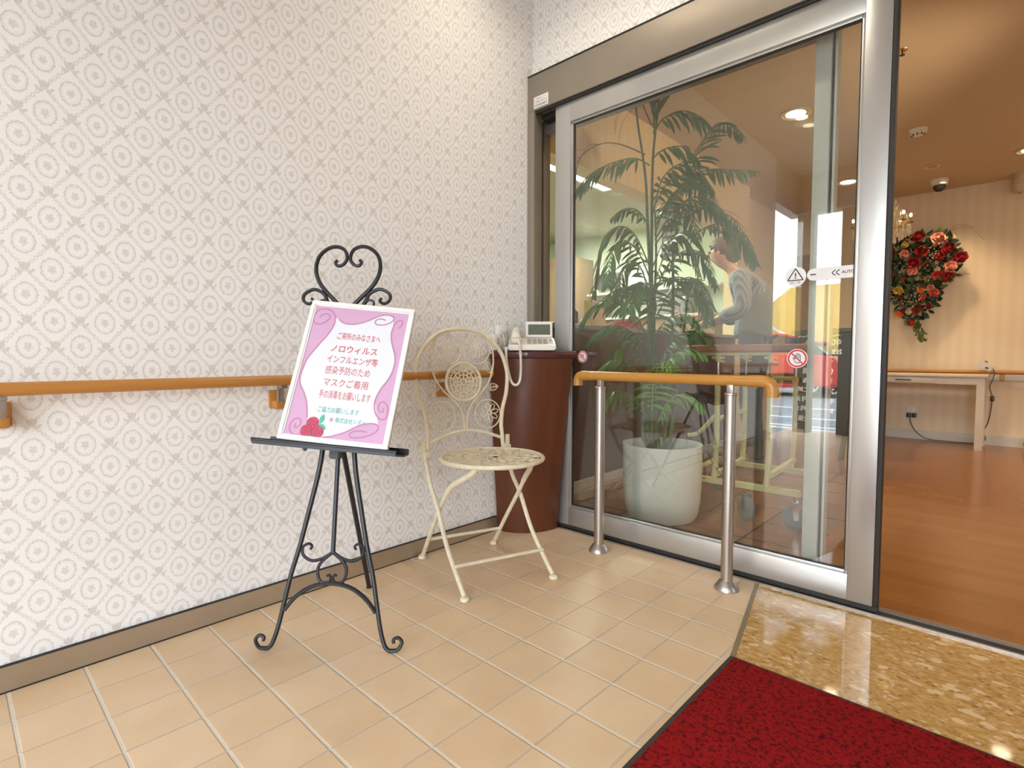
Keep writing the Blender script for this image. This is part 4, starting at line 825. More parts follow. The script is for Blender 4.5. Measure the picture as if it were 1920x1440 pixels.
# ================================================================= LOBBY THINGS
for (x, y, lit), lbl in (((.659, 3.841, True), 'lit lobby ceiling light above the palm and walker'), ((.586, 5.686, True), 'lit lobby ceiling light beside the door stile'), ((1.196, 5.704, False), 'unlit lobby ceiling light left of the dome camera'), ((1.80, 5.754, True), 'lit lobby ceiling light at the right edge of the picture')):
    downlight(x, y, ZC-.002, lbl, None, lit, .085 if lit else .05)
for x, y, p in ((.659, 3.841, 38), (.586, 5.686, 24), (1.80, 5.754, 22), (2.4, 3.4, 34), (1.2, 6.05, 14), (3.2, 5.6, 24)):  # wide lamps out of view at the right are added to brighten the lobby
    spot('lobby_lamp_and_fill', (x, y, ZC-.02), p, WARM, 120 if x < 2 else 165, .05, .9)
for p_, e_ in (((2.5, 3.0, 1.9), 2), ((3.0, 5.0, 1.9), 8)):
    l = bpy.data.lights.new('lobby_fill', 'POINT'); l.energy = e_; l.color = WARM; l.shadow_soft_size = .12; o = bpy.data.objects.new('lobby_fill', l); COL.objects.link(o); o.location = p_  # fill lights without fixtures, added out of view to lift the lobby walls
spot('left_wall_fill', (2.5, 3.1, 1.75), 75, WARM, 75, .08, .9, tgt=(-.13, 3.9, 1.95))  # added fill aimed at the yellow left wall, no fixture there
t = thing('smoke_detector', 'round smoke detector on the lobby ceiling', 'smoke detector', (1.212, 4.706, ZC))
b = bm_(); lathe(b, [(.0, -.045), (.03, -.043), (.036, -.03), (.052, -.022), (.055, 0)], (1.212, 4.706, ZC), 24); sd_ = obj('housing', b, M['ivory_plastic'], t)
b = bm_()
for k in range(8): a = 2*math.pi*k/8; box(b, (1.212+.034*math.cos(a)-.004, 4.706+.034*math.sin(a)-.004, ZC-.042), (1.212+.034*math.cos(a)+.004, 4.706+.034*math.sin(a)+.004, ZC-.032))
obj('sensor_slots', b, M['black_plastic'], sd_)
t = thing('sprinkler', 'small dark sprinkler head in the lobby ceiling nearest the door', 'sprinkler', (1.287, 3.419, ZC))
b = bm_(); lathe(b, [(.0, -.028), (.012, -.027), (.012, -.024), (.003, -.022), (.004, -.005), (.010, 0)], (1.287, 3.419, ZC), 14); obj('head', b, M['black_plastic'], t)
b = bm_(); lathe(b, [(.011, -.004), (.024, -.003), (.026, 0)], (1.287, 3.419, ZC), 18); obj('rosette', b, M['brass'], t)
t = thing('dome_camera', 'dark dome security camera on the lobby ceiling', 'camera', (1.205, 6.184, ZC))
b = bm_(); lathe(b, [(.050, -.055), (.060, -.05), (.066, -.01), (.066, 0)], (1.205, 6.184, ZC), 28); obj('base', b, M['white_plastic'], t)
b = bm_(); lathe(b, [(0, -.108), (.025, -.102), (.044, -.083), (.05, -.055)], (1.205, 6.184, ZC), 24); obj('dome', b, M['black_plastic'], t)
t = thing('wall_speaker', 'pale cylinder fitting under the ceiling at the right edge', 'speaker', (1.74, 6.46, ZC))
b = bm_(); lathe(b, [(.0, -.16), (.05, -.155), (.055, -.14), (.055, 0)], (1.74, 6.46, ZC), 20); obj('shade', b, M['petal_cream'], t)
b = bm_(); lathe(b, [(.0, -.175), (.012, -.17), (.012, -.15)], (1.74, 6.46, ZC), 12); obj('knob', b, M['brass'], t)

# --- chandelier
hc = Vector((.90, 5.4, 0)); t = thing('chandelier', 'crystal chandelier hanging in the lobby beside the wall flowers', 'chandelier', (hc.x, hc.y, ZC))
b = bm_(); lathe(b, [(.06, 0), (.05, -.02), (.01, -.04), (.006, -.24), (.03, -.27), (.035, -.33), (.012, -.38), (.02, -.50), (.045, -.56), (.0, -.60)], (hc.x, hc.y, ZC), 18); obj('stem', b, M['brass'], t)
for k in range(8):
    a = 2*math.pi*k/8+.2; d = Vector((math.cos(a), math.sin(a), 0)); b = bm_()
    tube(b, smooth([hc+Vector((0, 0, 1.93)), hc+d*.08+Vector((0, 0, 1.86)), hc+d*.16+Vector((0, 0, 1.87)), hc+d*.20+Vector((0, 0, 1.92))], 5), .004, 6); lathe(b, [(.0, 0), (.022, .004), (.025, .01)], hc+d*.20+Vector((0, 0, 1.92)), 10)
    tube(b, [hc+d*.20+Vector((0, 0, 1.925)), hc+d*.20+Vector((0, 0, 1.97))], .006, 6); arm = obj('arm', b, M['brass'], t)
    b = bm_(); sp_ = []
    for j in range(9):
        tt = j/8; r_ = .03+.17*tt; zz = 2.18-.28*tt**1.4; q = hc+d*r_+Vector((0, 0, zz)); ball(b, q, .0085, (1, 1, 1.5), 6, 4); sp_.append(q)
    tube(b, sp_+[sp_[-1]-Vector((0, 0, .06))], .0015, 4)
    for rr, zz, n_ in ((.20, 1.90, 3), (.15, 1.87, 3), (.10, 1.84, 2), (.17, 2.0, 3), (.11, 2.06, 3)):
        for j in range(n_):
            d2 = Vector((math.cos(a+.25*j), math.sin(a+.25*j), 0)); q = hc+d2*rr+Vector((0, 0, zz-.02)); ball(b, q, .009, (1, 1, 2.6), 6, 4); ball(b, q-Vector((0, 0, .04)), .0105, (1, 1, 1.8), 6, 4); tube(b, [q-Vector((0, 0, .04)), q+Vector((0, 0, .015)), sp_[-1]], .0012, 4)
    obj('crystal_strand', b, M['crystal'], arm, flat=True)
    b = bm_(); ball(b, hc+d*.20+Vector((0, 0, 1.985)), .011, (1, 1, 1.6), 8, 6); obj('added_bulb', b, M['added_bulb'], arm)  # glowing bulbs added to make the dim crystals sparkle

# --- potted palm
PX_, PY_ = .475, 2.435
t = thing('potted_palm', 'tall palm in a round white pot behind the glass door', 'potted palm', (PX_, PY_, 0))
b = bm_(); lathe(b, [(.150, 0), (.163, .004), (.178, .03), (.190, .10), (.195, .2), (.197, .36), (.200, .374), (.198, .382), (.190, .382), (.186, .37), (.182, .31), (.0, .31)], (PX_, PY_, .0), 56); obj('pot', b, M['pot_white'], t)
b = bm_(); lathe(b, [(.0, .335), (.08, .332), (.182, .322)], (PX_, PY_, 0), 24); obj('soil', b, M['soil'], t)
for i, s_ in enumerate(STEMS):
    P = smooth(s_, 5); P = [Vector((PX_+(p[0]-PX_)*(.5 if j == 0 else 1), PY_+(p[1]-PY_)*(.5 if j == 0 else 1), p[2] if j else .33)) for j, p in enumerate(P)]
    L = len(P); b = bm_(); tube(b, P, [.011-.0075*j/L for j in range(L)], 8)
    for j in range(2, L, 3): ball(b, P[j], .0125-.0075*j/L, (1, 1, .5), 8, 5)
    obj('stem', b, M['stem'], t)
rg_ = random.Random(3)
for fi, (pts, kind) in enumerate(FRONDS):
    P = smooth(pts, 7); L = len(P); b = bm_()
    tube(b, P, [.0042-.003*j/L for j in range(L)], 5)
    if kind == 't':
        for k in (.45, .6, .72):
            j = int(k*L); q = P[j]; tube(b, smooth([q, q+Vector((-.06, -.02, .0)), q+Vector((-.11, -.03, -.07)), q+Vector((-.13, -.03, -.16))], 4), .0011, 4)
        obj('frond', b, M['stem_brown'], t); continue
    tot = sum((P[i+1]-P[i]).length for i in range(L-1)); nl = max(9, int(tot/.0265)); acc = 0; k = 0; st0 = .16 if kind != 'u' else .12
    for i in range(L-1):
        seg_ = (P[i+1]-P[i]); l_ = seg_.length
        while k < nl and tot*(st0+(1-st0)*k/nl) <= acc+l_:
            s0 = tot*(st0+(1-st0)*k/nl); q = P[i]+seg_*((s0-acc)/max(l_, 1e-6)); T = seg_.normalized(); fr_ = k/nl
            side = T.cross(Vector((0, 0, 1)));  side = side.normalized() if side.length > .05 else Vector((1, 0, 0))
            for sg in (-1, 1):
                ln = (.125 if kind != 's' else .09)*(math.sin(math.pi*(.18+.78*fr_)))**.6*rg_.uniform(.85, 1.1); wd = .0082*rg_.uniform(.8, 1.15)
                if kind == 'u': dr = (T*.95+side*sg*.35+Vector((0, 0, .1)))
                else: dr = (T*(.35+.55*fr_)+side*sg*.75+Vector((0, 0, rg_.uniform(-.45, -.05))))
                dr = dr+Vector([rg_.uniform(-.12, .12) for _ in range(3)]); dr.normalize()
                droop = (.45 if kind != 'u' else .15)*rg_.uniform(.7, 1.2); sp = []; pos = q.copy(); d_ = dr.copy()
                for m_ in range(6):
                    sp.append(pos.copy()); d_ = (d_+Vector((0, 0, -droop*.36))).normalized(); pos = pos+d_*ln/5
                    if pos.y < 2.085: pos.y = 2.085
                prev = None
                for m_, pp in enumerate(sp):
                    tt = m_/5; ww = wd*max(.12, math.sin(math.pi*min(1, .03+tt*.95))**.9)
                    tg = (sp[min(m_+1, 5)]-sp[max(m_-1, 0)]).normalized(); nn_ = tg.cross(T); nn_ = nn_.normalized() if nn_.length > .05 else side
                    wv = tg.cross(nn_).normalized()
                    if abs(wv.dot(T)) < .3: wv = T
                    if kind == 'b' or kind == 'h' or kind == 's' or kind == 'u':
                        cur = (b.verts.new(pp+wv*ww), b.verts.new(pp-nn_*ww*.3), b.verts.new(pp-wv*ww))
                    if prev:
                        b.faces.new((prev[0], cur[0], cur[1], prev[1])); b.faces.new((prev[1], cur[1], cur[2], prev[2]))
                    prev = cur
            k += 1
        acc += l_
    obj('frond', b, M['leaf_bright'] if (kind == 'b' or fi in (4, 2)) else M['leaf'], t, ang=80)

# --- reception counter, office behind it
t = thing('reception_counter', 'dark mahogany reception counter with a grey top left of the palm', 'counter', (-.35, 3.5, 0))
b = bm_(); box(b, (-.245, 2.095, .07), (-.135, 4.965, .985)); obj('front_panel', b, M['counter_dark'], t)
b = bm_(); box(b, (-.66, 2.095, .985), (-.10, 4.965, 1.015), .004); obj('worktop', b, M['counter_top'], t)
b = bm_(); box(b, (-.655, 2.095, .0), (-.62, 4.965, .985)); obj('back_panel', b, M['counter_dark'], t)
b = bm_(); box(b, (-.24, 2.095, 0), (-.13, 4.965, .07)); obj('plinth', b, M['white_trim'], t)
def small(name, label, cat, parts, loc, group=None):
    t = thing(name, label, cat, loc, group)
    for pn, bmf, mt_ in parts:
        b = bm_(); bmf(b); obj(pn, b, mt_, t)
    return t
zt = 1.015
small('red_cloth_box', 'small red box on the reception counter', 'box', [('body', lambda b: box(b, (-.42, 3.38, zt), (-.28, 3.52, zt+.055), .01), M['red_ink']), ('lid', lambda b: box(b, (-.43, 3.37, zt+.055), (-.27, 3.53, zt+.068), .004), M['red_ink'])], (-.35, 3.45, zt))
small('yellow_folder', 'yellow folder standing upright on the reception counter', 'folder', [('cover', lambda b: box(b, (-.5, 3.12, zt), (-.485, 3.36, zt+.21), .003), M['petal_cream']), ('spine', lambda b: box(b, (-.5, 3.10, zt), (-.44, 3.12, zt+.21), .003), M['petal_yellow'])], (-.48, 3.2, zt))
small('black_bottle', 'black pump bottle at the near end of the reception counter', 'bottle', [('body', lambda b: lathe(b, [(.035, 0), (.038, .01), (.038, .10), (.012, .125), (.012, .14)], (-.36, 2.78, zt), 18), M['black_plastic']), ('pump', lambda b: (lathe(b, [(.006, .14), (.006, .165)], (-.36, 2.78, zt), 8), box(b, (-.385, 2.775, zt+.16), (-.352, 2.785, zt+.168))), M['black_plastic'])], (-.36, 2.78, zt))
for i, (x, y, lb) in enumerate(((-.30, 4.1, 'small pot of pink flowers on the counter, nearest the palm'), (-.25, 4.4, 'small pot of pink flowers on the counter, by the person\'s hands'))):
    t = thing('flower_pot', lb, 'flower pot', (x, y, zt), None)
    b = bm_(); lathe(b, [(.030, 0), (.042, .06), (.040, .062), (.0, .055)], (x, y, zt), 16); obj('pot', b, M['white_plastic'], t)
    b = bm_()
    for k in range(22): a = rg_.uniform(0, 6.28); r_ = rg_.uniform(0, .06); ball(b, (x+r_*math.cos(a), y+r_*math.sin(a), zt+.07+rg_.uniform(0, .07)), .016, (1, 1, .6), 6, 4)
    obj('foliage', b, M['foliage_light'], t)
    b = bm_()
    for k in range(9): a = rg_.uniform(0, 6.28); r_ = rg_.uniform(0, .055); ball(b, (x+r_*math.cos(a), y+r_*math.sin(a), zt+.12+rg_.uniform(0, .05)), .016, (1, 1, .8), 8, 5)
    obj('blossoms', b, M['petal_pink'], t)
small('brown_cabinet', 'tall brown cabinet against the office wall beyond the counter', 'cabinet', [('body', lambda b: box(b, (-3.2, 5.5, 0), (-2.42, 5.98, 2.10), .004), M['office_wood']), ('door', lambda b: box(b, (-2.80, 5.485, .05), (-2.44, 5.5, 2.07), .003), M['office_wood']), ('door', lambda b: box(b, (-3.18, 5.485, .05), (-2.82, 5.5, 2.07), .003), M['office_wood'])], (-2.8, 5.75, 0))
small('wall_board', 'dark hanging board high on the office wall behind the palm', 'board', [('panel', lambda b: box(b, (-1.42, 5.975, 2.02), (-1.22, 5.995, 2.40), .003), M['office_grey']), ('notes', lambda b: [box(b, (-1.40, 5.972, 2.06+.07*k), (-1.25, 5.976, 2.10+.07*k)) for k in range(4)], M['grey_key'])], (-1.32, 5.98, 2.0))
small('wall_monitor', 'small dark screen mounted on the office wall over a shelf', 'screen', [('casing', lambda b: box(b, (-2.33, 5.94, 1.70), (-2.0, 5.985, 1.90), .006), M['office_grey']), ('bracket', lambda b: box(b, (-2.2, 5.98, 1.75), (-2.12, 6.0, 1.85)), M['black_plastic'])], (-2.16, 5.97, 1.7))
small('office_shelf', 'white shelf along the office wall below the small screen', 'shelf', [('board', lambda b: box(b, (-2.36, 5.75, 1.60), (-.6, 6.0, 1.625), .003), M['white_trim']), ('bracket', lambda b: box(b, (-1.55, 5.80, 1.55), (-1.53, 5.99, 1.60)), M['white_trim'])], (-1.5, 5.9, 1.6))
small('office_counter', 'white counter along the office wall carrying the grey machine', 'counter', [('board', lambda b: box(b, (-2.36, 5.62, 1.27), (-.6, 5.985, 1.298), .003), M['white_trim']), ('base', lambda b: box(b, (-2.34, 5.66, 0), (-.62, 5.98, 1.27)), M['office_wood'])], (-1.5, 5.8, 0))
small('printer', 'grey office machine on the white office counter', 'printer', [('body', lambda b: box(b, (-1.40, 5.65, 1.30), (-.95, 5.97, 1.50), .01), M['counter_top']), ('lid', lambda b: box(b, (-1.41, 5.64, 1.50), (-.94, 5.97, 1.53), .006), M['office_grey'])], (-1.2, 5.8, 1.3))
small('desk_monitor', 'dark computer monitor standing on the office counter', 'monitor', [('screen', lambda b: box(b, (-2.28, 5.83, 1.36), (-2.05, 5.86, 1.54), .004), M['office_grey']), ('foot', lambda b: (box(b, (-2.2, 5.85, 1.31), (-2.13, 5.87, 1.4)), box(b, (-2.24, 5.80, 1.30), (-2.09, 5.92, 1.312), .003)), M['black_plastic'])], (-2.16, 5.85, 1.3))
small('paper_calendar', 'white paper calendar pinned on the office wall', 'calendar', [('sheet', lambda b: box(b, (-1.78, 5.985, 1.65), (-1.55, 5.998, 1.95)), M['paper']), ('binding', lambda b: box(b, (-1.79, 5.982, 1.94), (-1.54, 5.999, 1.965)), M['grey_key'])], (-1.67, 5.99, 1.65))
t = thing('fluorescent_light', 'bright fluorescent tube light on the office ceiling', 'ceiling light', (-1.08, 3.9, ZC))
b = bm_(); box(b, (-1.14, 3.30, ZC-.035), (-1.0, 4.30, ZC-.001), .006); obj('housing', b, M['white_plastic'], t)
b = bm_(); box(b, (-1.12, 3.33, ZC-.045), (-1.02, 4.27, ZC-.034), .004); obj('tube', b, M['tube_on'], t)
l = bpy.data.lights.new('office_light', 'AREA'); l.energy = 50; l.color = (.92, 1, .86); l.shape = 'RECTANGLE'; l.size = .12; l.size_y = .95; o = bpy.data.objects.new('office_light', l); COL.objects.link(o); o.location = (-1.08, 3.8, ZC-.05)
l = bpy.data.lights.new('office_light', 'AREA'); l.energy = 50; l.color = (.92, 1, .86); l.shape = 'RECTANGLE'; l.size = .12; l.size_y = .95; o = bpy.data.objects.new('office_light', l); COL.objects.link(o); o.location = (-2.0, 4.9, ZC-.05)

# --- person
PB = Vector((.315, 4.15, 0)); hd = Vector((-.95, -.3, 0)).normalized(); sdv = Vector((-hd.y, hd.x, 0))   # sdv: the person's left
def g3(f, s, z): return PB+hd*f+sdv*s+Vector((0, 0, z))
def skin_mesh(verts, edges, sub=2, root=0):
    me = bpy.data.meshes.new('sk'); me.from_pydata([v[0] for v in verts], edges, []); me.update()
    o = bpy.data.objects.new('sk', me); COL.objects.link(o); md_ = o.modifiers.new('s', 'SKIN'); md_.use_smooth_shade = True
    for i, v in enumerate(verts):
        sv = me.skin_vertices[0].data[i]; sv.radius = v[1] if isinstance(v[1], tuple) else (v[1], v[1]); sv.use_root = (i == root)
    s2 = o.modifiers.new('d', 'SUBSURF'); s2.levels = sub; s2.render_levels = sub
    dg = bpy.context.evaluated_depsgraph_get(); m2 = bpy.data.meshes.new_from_object(o.evaluated_get(dg)); bpy.data.objects.remove(o); bpy.data.meshes.remove(me)
    b = bmesh.new(); b.from_mesh(m2); bpy.data.meshes.remove(m2); return b
t = thing('person', 'person in a striped grey shirt and olive vest bending over the reception counter', 'person', PB)
hip = g3(0, 0, .95); V = []; E = []
def add(p, r, par=None):
    V.append((tuple(p), r)); 
    if par is not None: E.append((par, len(V)-1))
    return len(V)-1
h0 = add(hip, .08); a1 = add(g3(.0, 0, 1.10), .095, h0); a2 = add(g3(.04, 0, 1.26), .105, a1); a3 = add(g3(.10, 0, 1.38), .09, a2); nk = add(g3(.155, 0, 1.475), .050, a3); nk2 = add(g3(.19, 0, 1.52), .048, nk); hd1 = add(g3(.235, 0, 1.565), .072, nk2); hd2 = add(g3(.255, 0, 1.63), .080, hd1); hd3 = add(g3(.262, 0, 1.665), .06, hd2)
hands = []
for s_ in (-1, 1):
    sh = add(g3(.105, s_*.16, 1.405), .052, a3); el = add(g3(.06, s_*.22, 1.165), .038, sh); wr = add(g3(.30, s_*.13, 1.085), .026, el); pm = add(g3(.355, s_*.115, 1.068), (.034, .018), wr); hands.append(pm)
    for k, (dx, ln) in enumerate(((-.027, .055), (-.009, .065), (.009, .062), (.026, .05))):
        f1 = add(g3(.385, s_*.115+dx, 1.062), .0095, pm); f2 = add(g3(.385+ln*.55, s_*.115+dx*1.1, 1.052), .0088, f1); add(g3(.385+ln, s_*.115+dx*1.1, 1.034), .0075, f2)
    th = add(g3(.345, s_*.075, 1.06), .010, pm); add(g3(.375, s_*.062, 1.046), .009, th)
    lp = add(g3(-.02, s_*.085, .86), .075, h0); kn = add(g3(.02, s_*.10, .50), .060, lp); an_ = add(g3(-.03, s_*.10, .10), .042, kn); add(g3(.07, s_*.115, .045), .035, an_)
body = obj('body', skin_mesh(V, E), M['skin'], t)
b = bm_(); ball(b, g3(.335, 0, 1.60), .016, (1, 1, 1.5), 8, 6); 
for s_ in (-1, 1): ball(b, g3(.255, s_*.078, 1.605), .018, (.6, .4, 1.3), 8, 6)
obj('nose_and_ears', b, M['skin'], body)
b = bm_()
for s_ in (-1, 1): ball(b, g3(.322, s_*.03, 1.625), .009, (1, 1.2, .7), 8, 6)
obj('eyes', b, M['black_ink'], body)
b = bm_(); ball(b, g3(.325, 0, 1.56), .014, (.6, 1.6, .5), 8, 6); obj('mouth', b, M['petal_pink'], body)
b = bm_(); ball(b, g3(.235, 0, 1.655), .094, (1.05, .95, .95), 22, 14)
geom = [v for v in b.verts if (v.co-g3(.33, 0, 1.58)).length < .085]; bmesh.ops.delete(b, geom=geom, context='VERTS'); ball(b, g3(.165, 0, 1.60), .065, (1, 1.15, 1.1), 14, 9); obj('hair', b, M['hair'], t)
V = []; E = []
h00 = add(g3(.0, 0, .93), (.135, .165)); h0 = add(g3(-.01, 0, 1.02), (.135, .162), h00); a1 = add(g3(-.02, 0, 1.13), (.135, .155), h0); a2 = add(g3(.01, 0, 1.27), (.13, .155), a1); a3 = add(g3(.075, 0, 1.385), (.105, .13), a2); add(g3(.14, 0, 1.455), .065, a3)
for s_ in (-1, 1):
    sh = add(g3(.09, s_*.165, 1.395), .075, a3); e0_ = add(g3(.07, s_*.20, 1.28), .068, sh); el = add(g3(.055, s_*.225, 1.165), .070, e0_); f_ = add(g3(.15, s_*.19, 1.13), .066, el); add(g3(.235, s_*.155, 1.108), .048, f_)
obj('shirt', skin_mesh(V, E), M['shirt'], t)
V = []; E = []
h00 = add(g3(-.015, 0, .95), (.148, .176)); h0 = add(g3(-.02, 0, 1.02), (.146, .17), h00); a1 = add(g3(-.035, 0, 1.12), (.145, .165), h0); a2 = add(g3(-.01, 0, 1.27), (.142, .158), a1); add(g3(.055, 0, 1.38), (.11, .12), a2)
obj('vest', skin_mesh(V, E), M['vest'], t)
V = []; E = []
hw = add(g3(-.005, 0, 1.07), (.115, .14)); h0 = add(g3(-.01, 0, .97), (.13, .155), hw); 
for s_ in (-1, 1):
    lp = add(g3(-.02, s_*.085, .86), .11, h0); kn = add(g3(.01, s_*.10, .50), .085, lp); an_ = add(g3(-.03, s_*.10, .10), .066, kn); add(g3(-.03, s_*.10, .05), .062, an_)
obj('trousers', skin_mesh(V, E), M['trousers'], t)
for s_ in (-1, 1):
    b = bm_(); ball(b, g3(.03, s_*.11, .035), .06, (2.1, .85, .62), 16, 10, Matrix.Rotation(math.atan2(hd.y, hd.x), 3, 'Z')); 
    for v in b.verts: v.co.z = max(v.co.z, .0)
    obj('shoe', b, M['black_plastic'], t)

# --- walking frame on castors
t = thing('walking_frame', 'pale yellow wheeled walking frame with an orange padded armrest behind the glass', 'walking frame', (.76, 2.95, 0))
yn, yf, zb = 2.68, 3.22, .175; ym = (yn+yf)/2
def sq(bm, p, q, w_): tube(bm, [p, q], w_*.7, 4, squash=(0, 0, 1) if abs((Vector(q)-Vector(p)).normalized().z) < .9 else (0, 1, 0))
for y, xs in ((yn, (.45, 1.06)), (yf, (.40, 1.0))):
    b = bm_(); sq(b, (xs[0], y, zb), (xs[1], y, zb), .028); obj('base_bar', b, M['walker_paint'], t)
b = bm_(); sq(b, (.655, yn, .21), (.60, yf, .21), .022); sq(b, (.92, yn, .24), (.88, yf, .24), .022); tube(b, [(.50, yn, zb+.02), (.45, yf, zb+.02)], .014, 8); obj('cross_bar', b, M['walker_paint'], t)
for x, y in ((.655, yn), (.915, yn), (.60, yf), (.875, yf)):
    b = bm_(); tube(b, smooth([(x-.012, y, zb), (x-.002, y, .28), (x, y, .40), (x, y, .705)], 4), .014, 10); tube(b, [(x, y, .68), (x, y, .71)], .018, 10); ps = obj('upright', b, M['walker_paint'], t)
    b = bm_(); tube(b, [(x, y, .70), (x, y, .835)], .008, 10); obj('telescopic_rod', b, M['chrome'], ps)
b = bm_(); tube(b, [(.655, yn, .70), (.915, yn, .70)], .012, 8); tube(b, [(.60, yf, .70), (.875, yf, .70)], .012, 8); tube(b, smooth([(.50, yn, .40), (.56, yn, .42), (.63, yn, .50), (.655, yn, .52)], 4), .012, 8); tube(b, [(.60, yf, .5), (.655, yn, .5)], .012, 8); obj('side_bar', b, M['walker_paint'], t)
b = bm_(); P = smooth([(1.08, yn, .838), (.8, yn, .838), (.58, yn, .838), (.48, yn+.08, .838), (.44, ym, .838), (.48, yf-.08, .838), (.56, yf, .838), (.78, yf, .838), (1.03, yf, .838)], 6); tube(b, P, .009, 8)
for x, y in ((.655, yn), (.915, yn), (.60, yf), (.875, yf)):
    tube(b, [(x, y, .80), (x, y, .838)], .014, 8); box(b, (x-.032, y-.008, .812), (x+.032, y+.008, .826), .003); tube(b, [(x+.022, y-.02, .80), (x+.022, y+.02, .80)], .006, 6)
obj('armrest_frame', b, M['walker_paint'], t)
b = bm_(); P2 = [Vector((p.x, p.y, .866)) for p in P]; L = len(P2); rings = []
for i in range(L):
    T = (P2[min(i+1, L-1)]-P2[max(i-1, 0)]).normalized(); sd2 = Vector((-T.y, T.x, 0)); ring = []
    for k in range(12): a = 2*math.pi*k/12; ring.append(b.verts.new(P2[i]+sd2*.048*math.copysign(abs(math.cos(a))**.6, math.cos(a))+Vector((0, 0, .019*math.copysign(abs(math.sin(a))**.6, math.sin(a))))))
    rings.append(ring)
for r0, r1 in zip(rings, rings[1:]):
    for k in range(12): b.faces.new((r0[k], r0[(k+1) % 12], r1[(k+1) % 12], r1[k]))
b.faces.new(rings[0]); b.faces.new(rings[-1][::-1]); obj('armrest_pad', b, M['orange_pad'], t, ang=50)
for i, (x, y, big) in enumerate(((.80, yn, 1), (1.03, yn, 1), (.47, yn, 1), (.43, yf, 1), (.965, yf, 1))):
    r_ = .060; b = bm_(); tt = bmesh.new(); lathe(tt, [(.030, -.013), (r_*.85, -.014), (r_, -.009), (r_, .009), (r_*.85, .014), (.030, .013)], (0, 0, 0), 28)
    rz = Matrix.Rotation(R((-35, 20, -10, 15, 60)[i]), 4, 'Z'); merge(b, tt, Matrix.Translation((x+.012, y, r_)) @ rz @ Matrix.Rotation(R(90), 4, 'X')); cs = obj('castor', b, M['tyre'], t)
    b = bm_(); tt = bmesh.new(); lathe(tt, [(0, -.010), (.031, -.011), (.031, .011), (0, .010)], (0, 0, 0), 20); merge(tt, bm_())
    for s_ in (-1, 1): box(tt, (-.012, -.012, .017*s_-.0015), (.012, .075, .017*s_+.0015), .0)
    box(tt, (-.016, .066, -.02), (.016, .072, .02)); merge(b, tt, Matrix.Translation((x+.012, y, r_)) @ rz @ Matrix.Rotation(R(90), 4, 'X')); tube(b, [(x+.01, y, .13), (x+.01, y, .165)], .008, 8); obj('castor_fork', b, M['chrome'], cs)
b = bm_(); tube(b, smooth([(.48, yn, .82), (.50, yn-.012, .70), (.52, yn-.01, .52), (.60, yn-.01, .34), (.68, yn-.01, .22), (.75, yn-.01, .19)], 6), .003, 6); obj('brake_cable', b, M['black_plastic'], t)

# --- chalkboard
A = Vector((.185, 5.12, 0)); B_ = Vector((.800, 4.80, 0)); bx_ = (B_-A).normalized(); bn = Vector((bx_.y, -bx_.x, 0)); lean = .16
bu = (Vector((0, 0, 1))-bn*lean).normalized(); bf = bx_.cross(bu)
if bf.dot(bn) < 0: bf = -bf
def k3(a, c, d=0): return A+bx_*a+bu*c+bf*d
Wb = (B_-A).length
t = thing('chalkboard_sign', 'black folding chalkboard sign with chalk writing standing in the lobby', 'sign board', (A+B_)/2)
b = bm_(); 
for a in (.018, Wb-.018): obox(b, k3(a, .53), bx_, bu, bf, .036, 1.06, .024, .003)
obj('leg', b, M['board_wood'], t)
b = bm_(); obox(b, k3(Wb/2, 1.05), bx_, bu, bf, Wb, .036, .026, .003); obox(b, k3(Wb/2, .22), bx_, bu, bf, Wb, .05, .026, .003); fr0 = obj('frame', b, M['board_wood'], t)
b = bm_(); obox(b, k3(Wb/2, .635), bx_, bu, bf, Wb-.06, .80, .012, 0); brd = obj('board', b, M['board'], t)
b = bm_()
for a in (.03, Wb-.03):
    p = k3(a, 1.04, -.03); q = A+bx_*a-bn*.48; tube(b, [p, q+Vector((0, 0, .012))], .014, 6)
obj('rear_leg', b, M['board_wood'], t)
b = bm_(); fk = lambda a, c, d: k3(a, c, .0062+d)
for i, s_ in enumerate(('のびのびホール', 'お気軽にどうぞ', '今日の予定', '体操 一回', '歌の会', '茶話会 二時', '手芸(水)月火', '映画(日)月火', '毎週 主催')):
    y = .955-.083*i; wdt = (.36, .40, .26, .30, .30, .38, .40, .40, .26)[i]
    text(b, s_, (Wb/2-wdt/2, y-.026, Wb/2+wdt/2, y+.026), fk, .0006, mirror=True, bold=.025)
ribbon(b, [(.09+.03*k, 1.005+.010*(k % 2)) for k in range(15)], .005, fk, .0006)
obj('chalk_writing', b, M['chalk'], brd, flat=True)

# --- back wall: handrail, table, flowers, cords
t = thing('lobby_handrail', 'wood handrail along the striped back wall of the lobby', 'handrail', (2, 6.54, .68))
b = bm_(); tube(b, [(.12, 6.535, .678), (4.3, 6.535, .678)], .018, 12); r_ = obj('rail', b, M['rail_wood'], t)
b = bm_(); box(b, (.12, 6.575, .60), (4.3, 6.60, .664), .004); obj('backing_board', b, M['white_trim'], t)
for x in (.45, 1.68, 2.9, 4.0): b = bm_(); box(b, (x-.015, 6.53, .598), (x+.015, 6.578, .66), .004); obj('bracket', b, M['rail_wood'], t)
t = thing('side_table', 'long white side table with a drawer against the back wall', 'table', (.85, 6.3, 0))
b = bm_(); box(b, (.08, 6.10, .640), (1.60, 6.505, .662), .003); obj('tabletop', b, M['table_white'], t)
b = bm_(); box(b, (.13, 6.125, .575), (1.55, 6.145, .64)); box(b, (.13, 6.48, .575), (1.55, 6.5, .64)); box(b, (1.53, 6.145, .575), (1.55, 6.48, .64)); box(b, (.13, 6.145, .575), (.15, 6.48, .64)); obj('apron', b, M['table_white'], t)
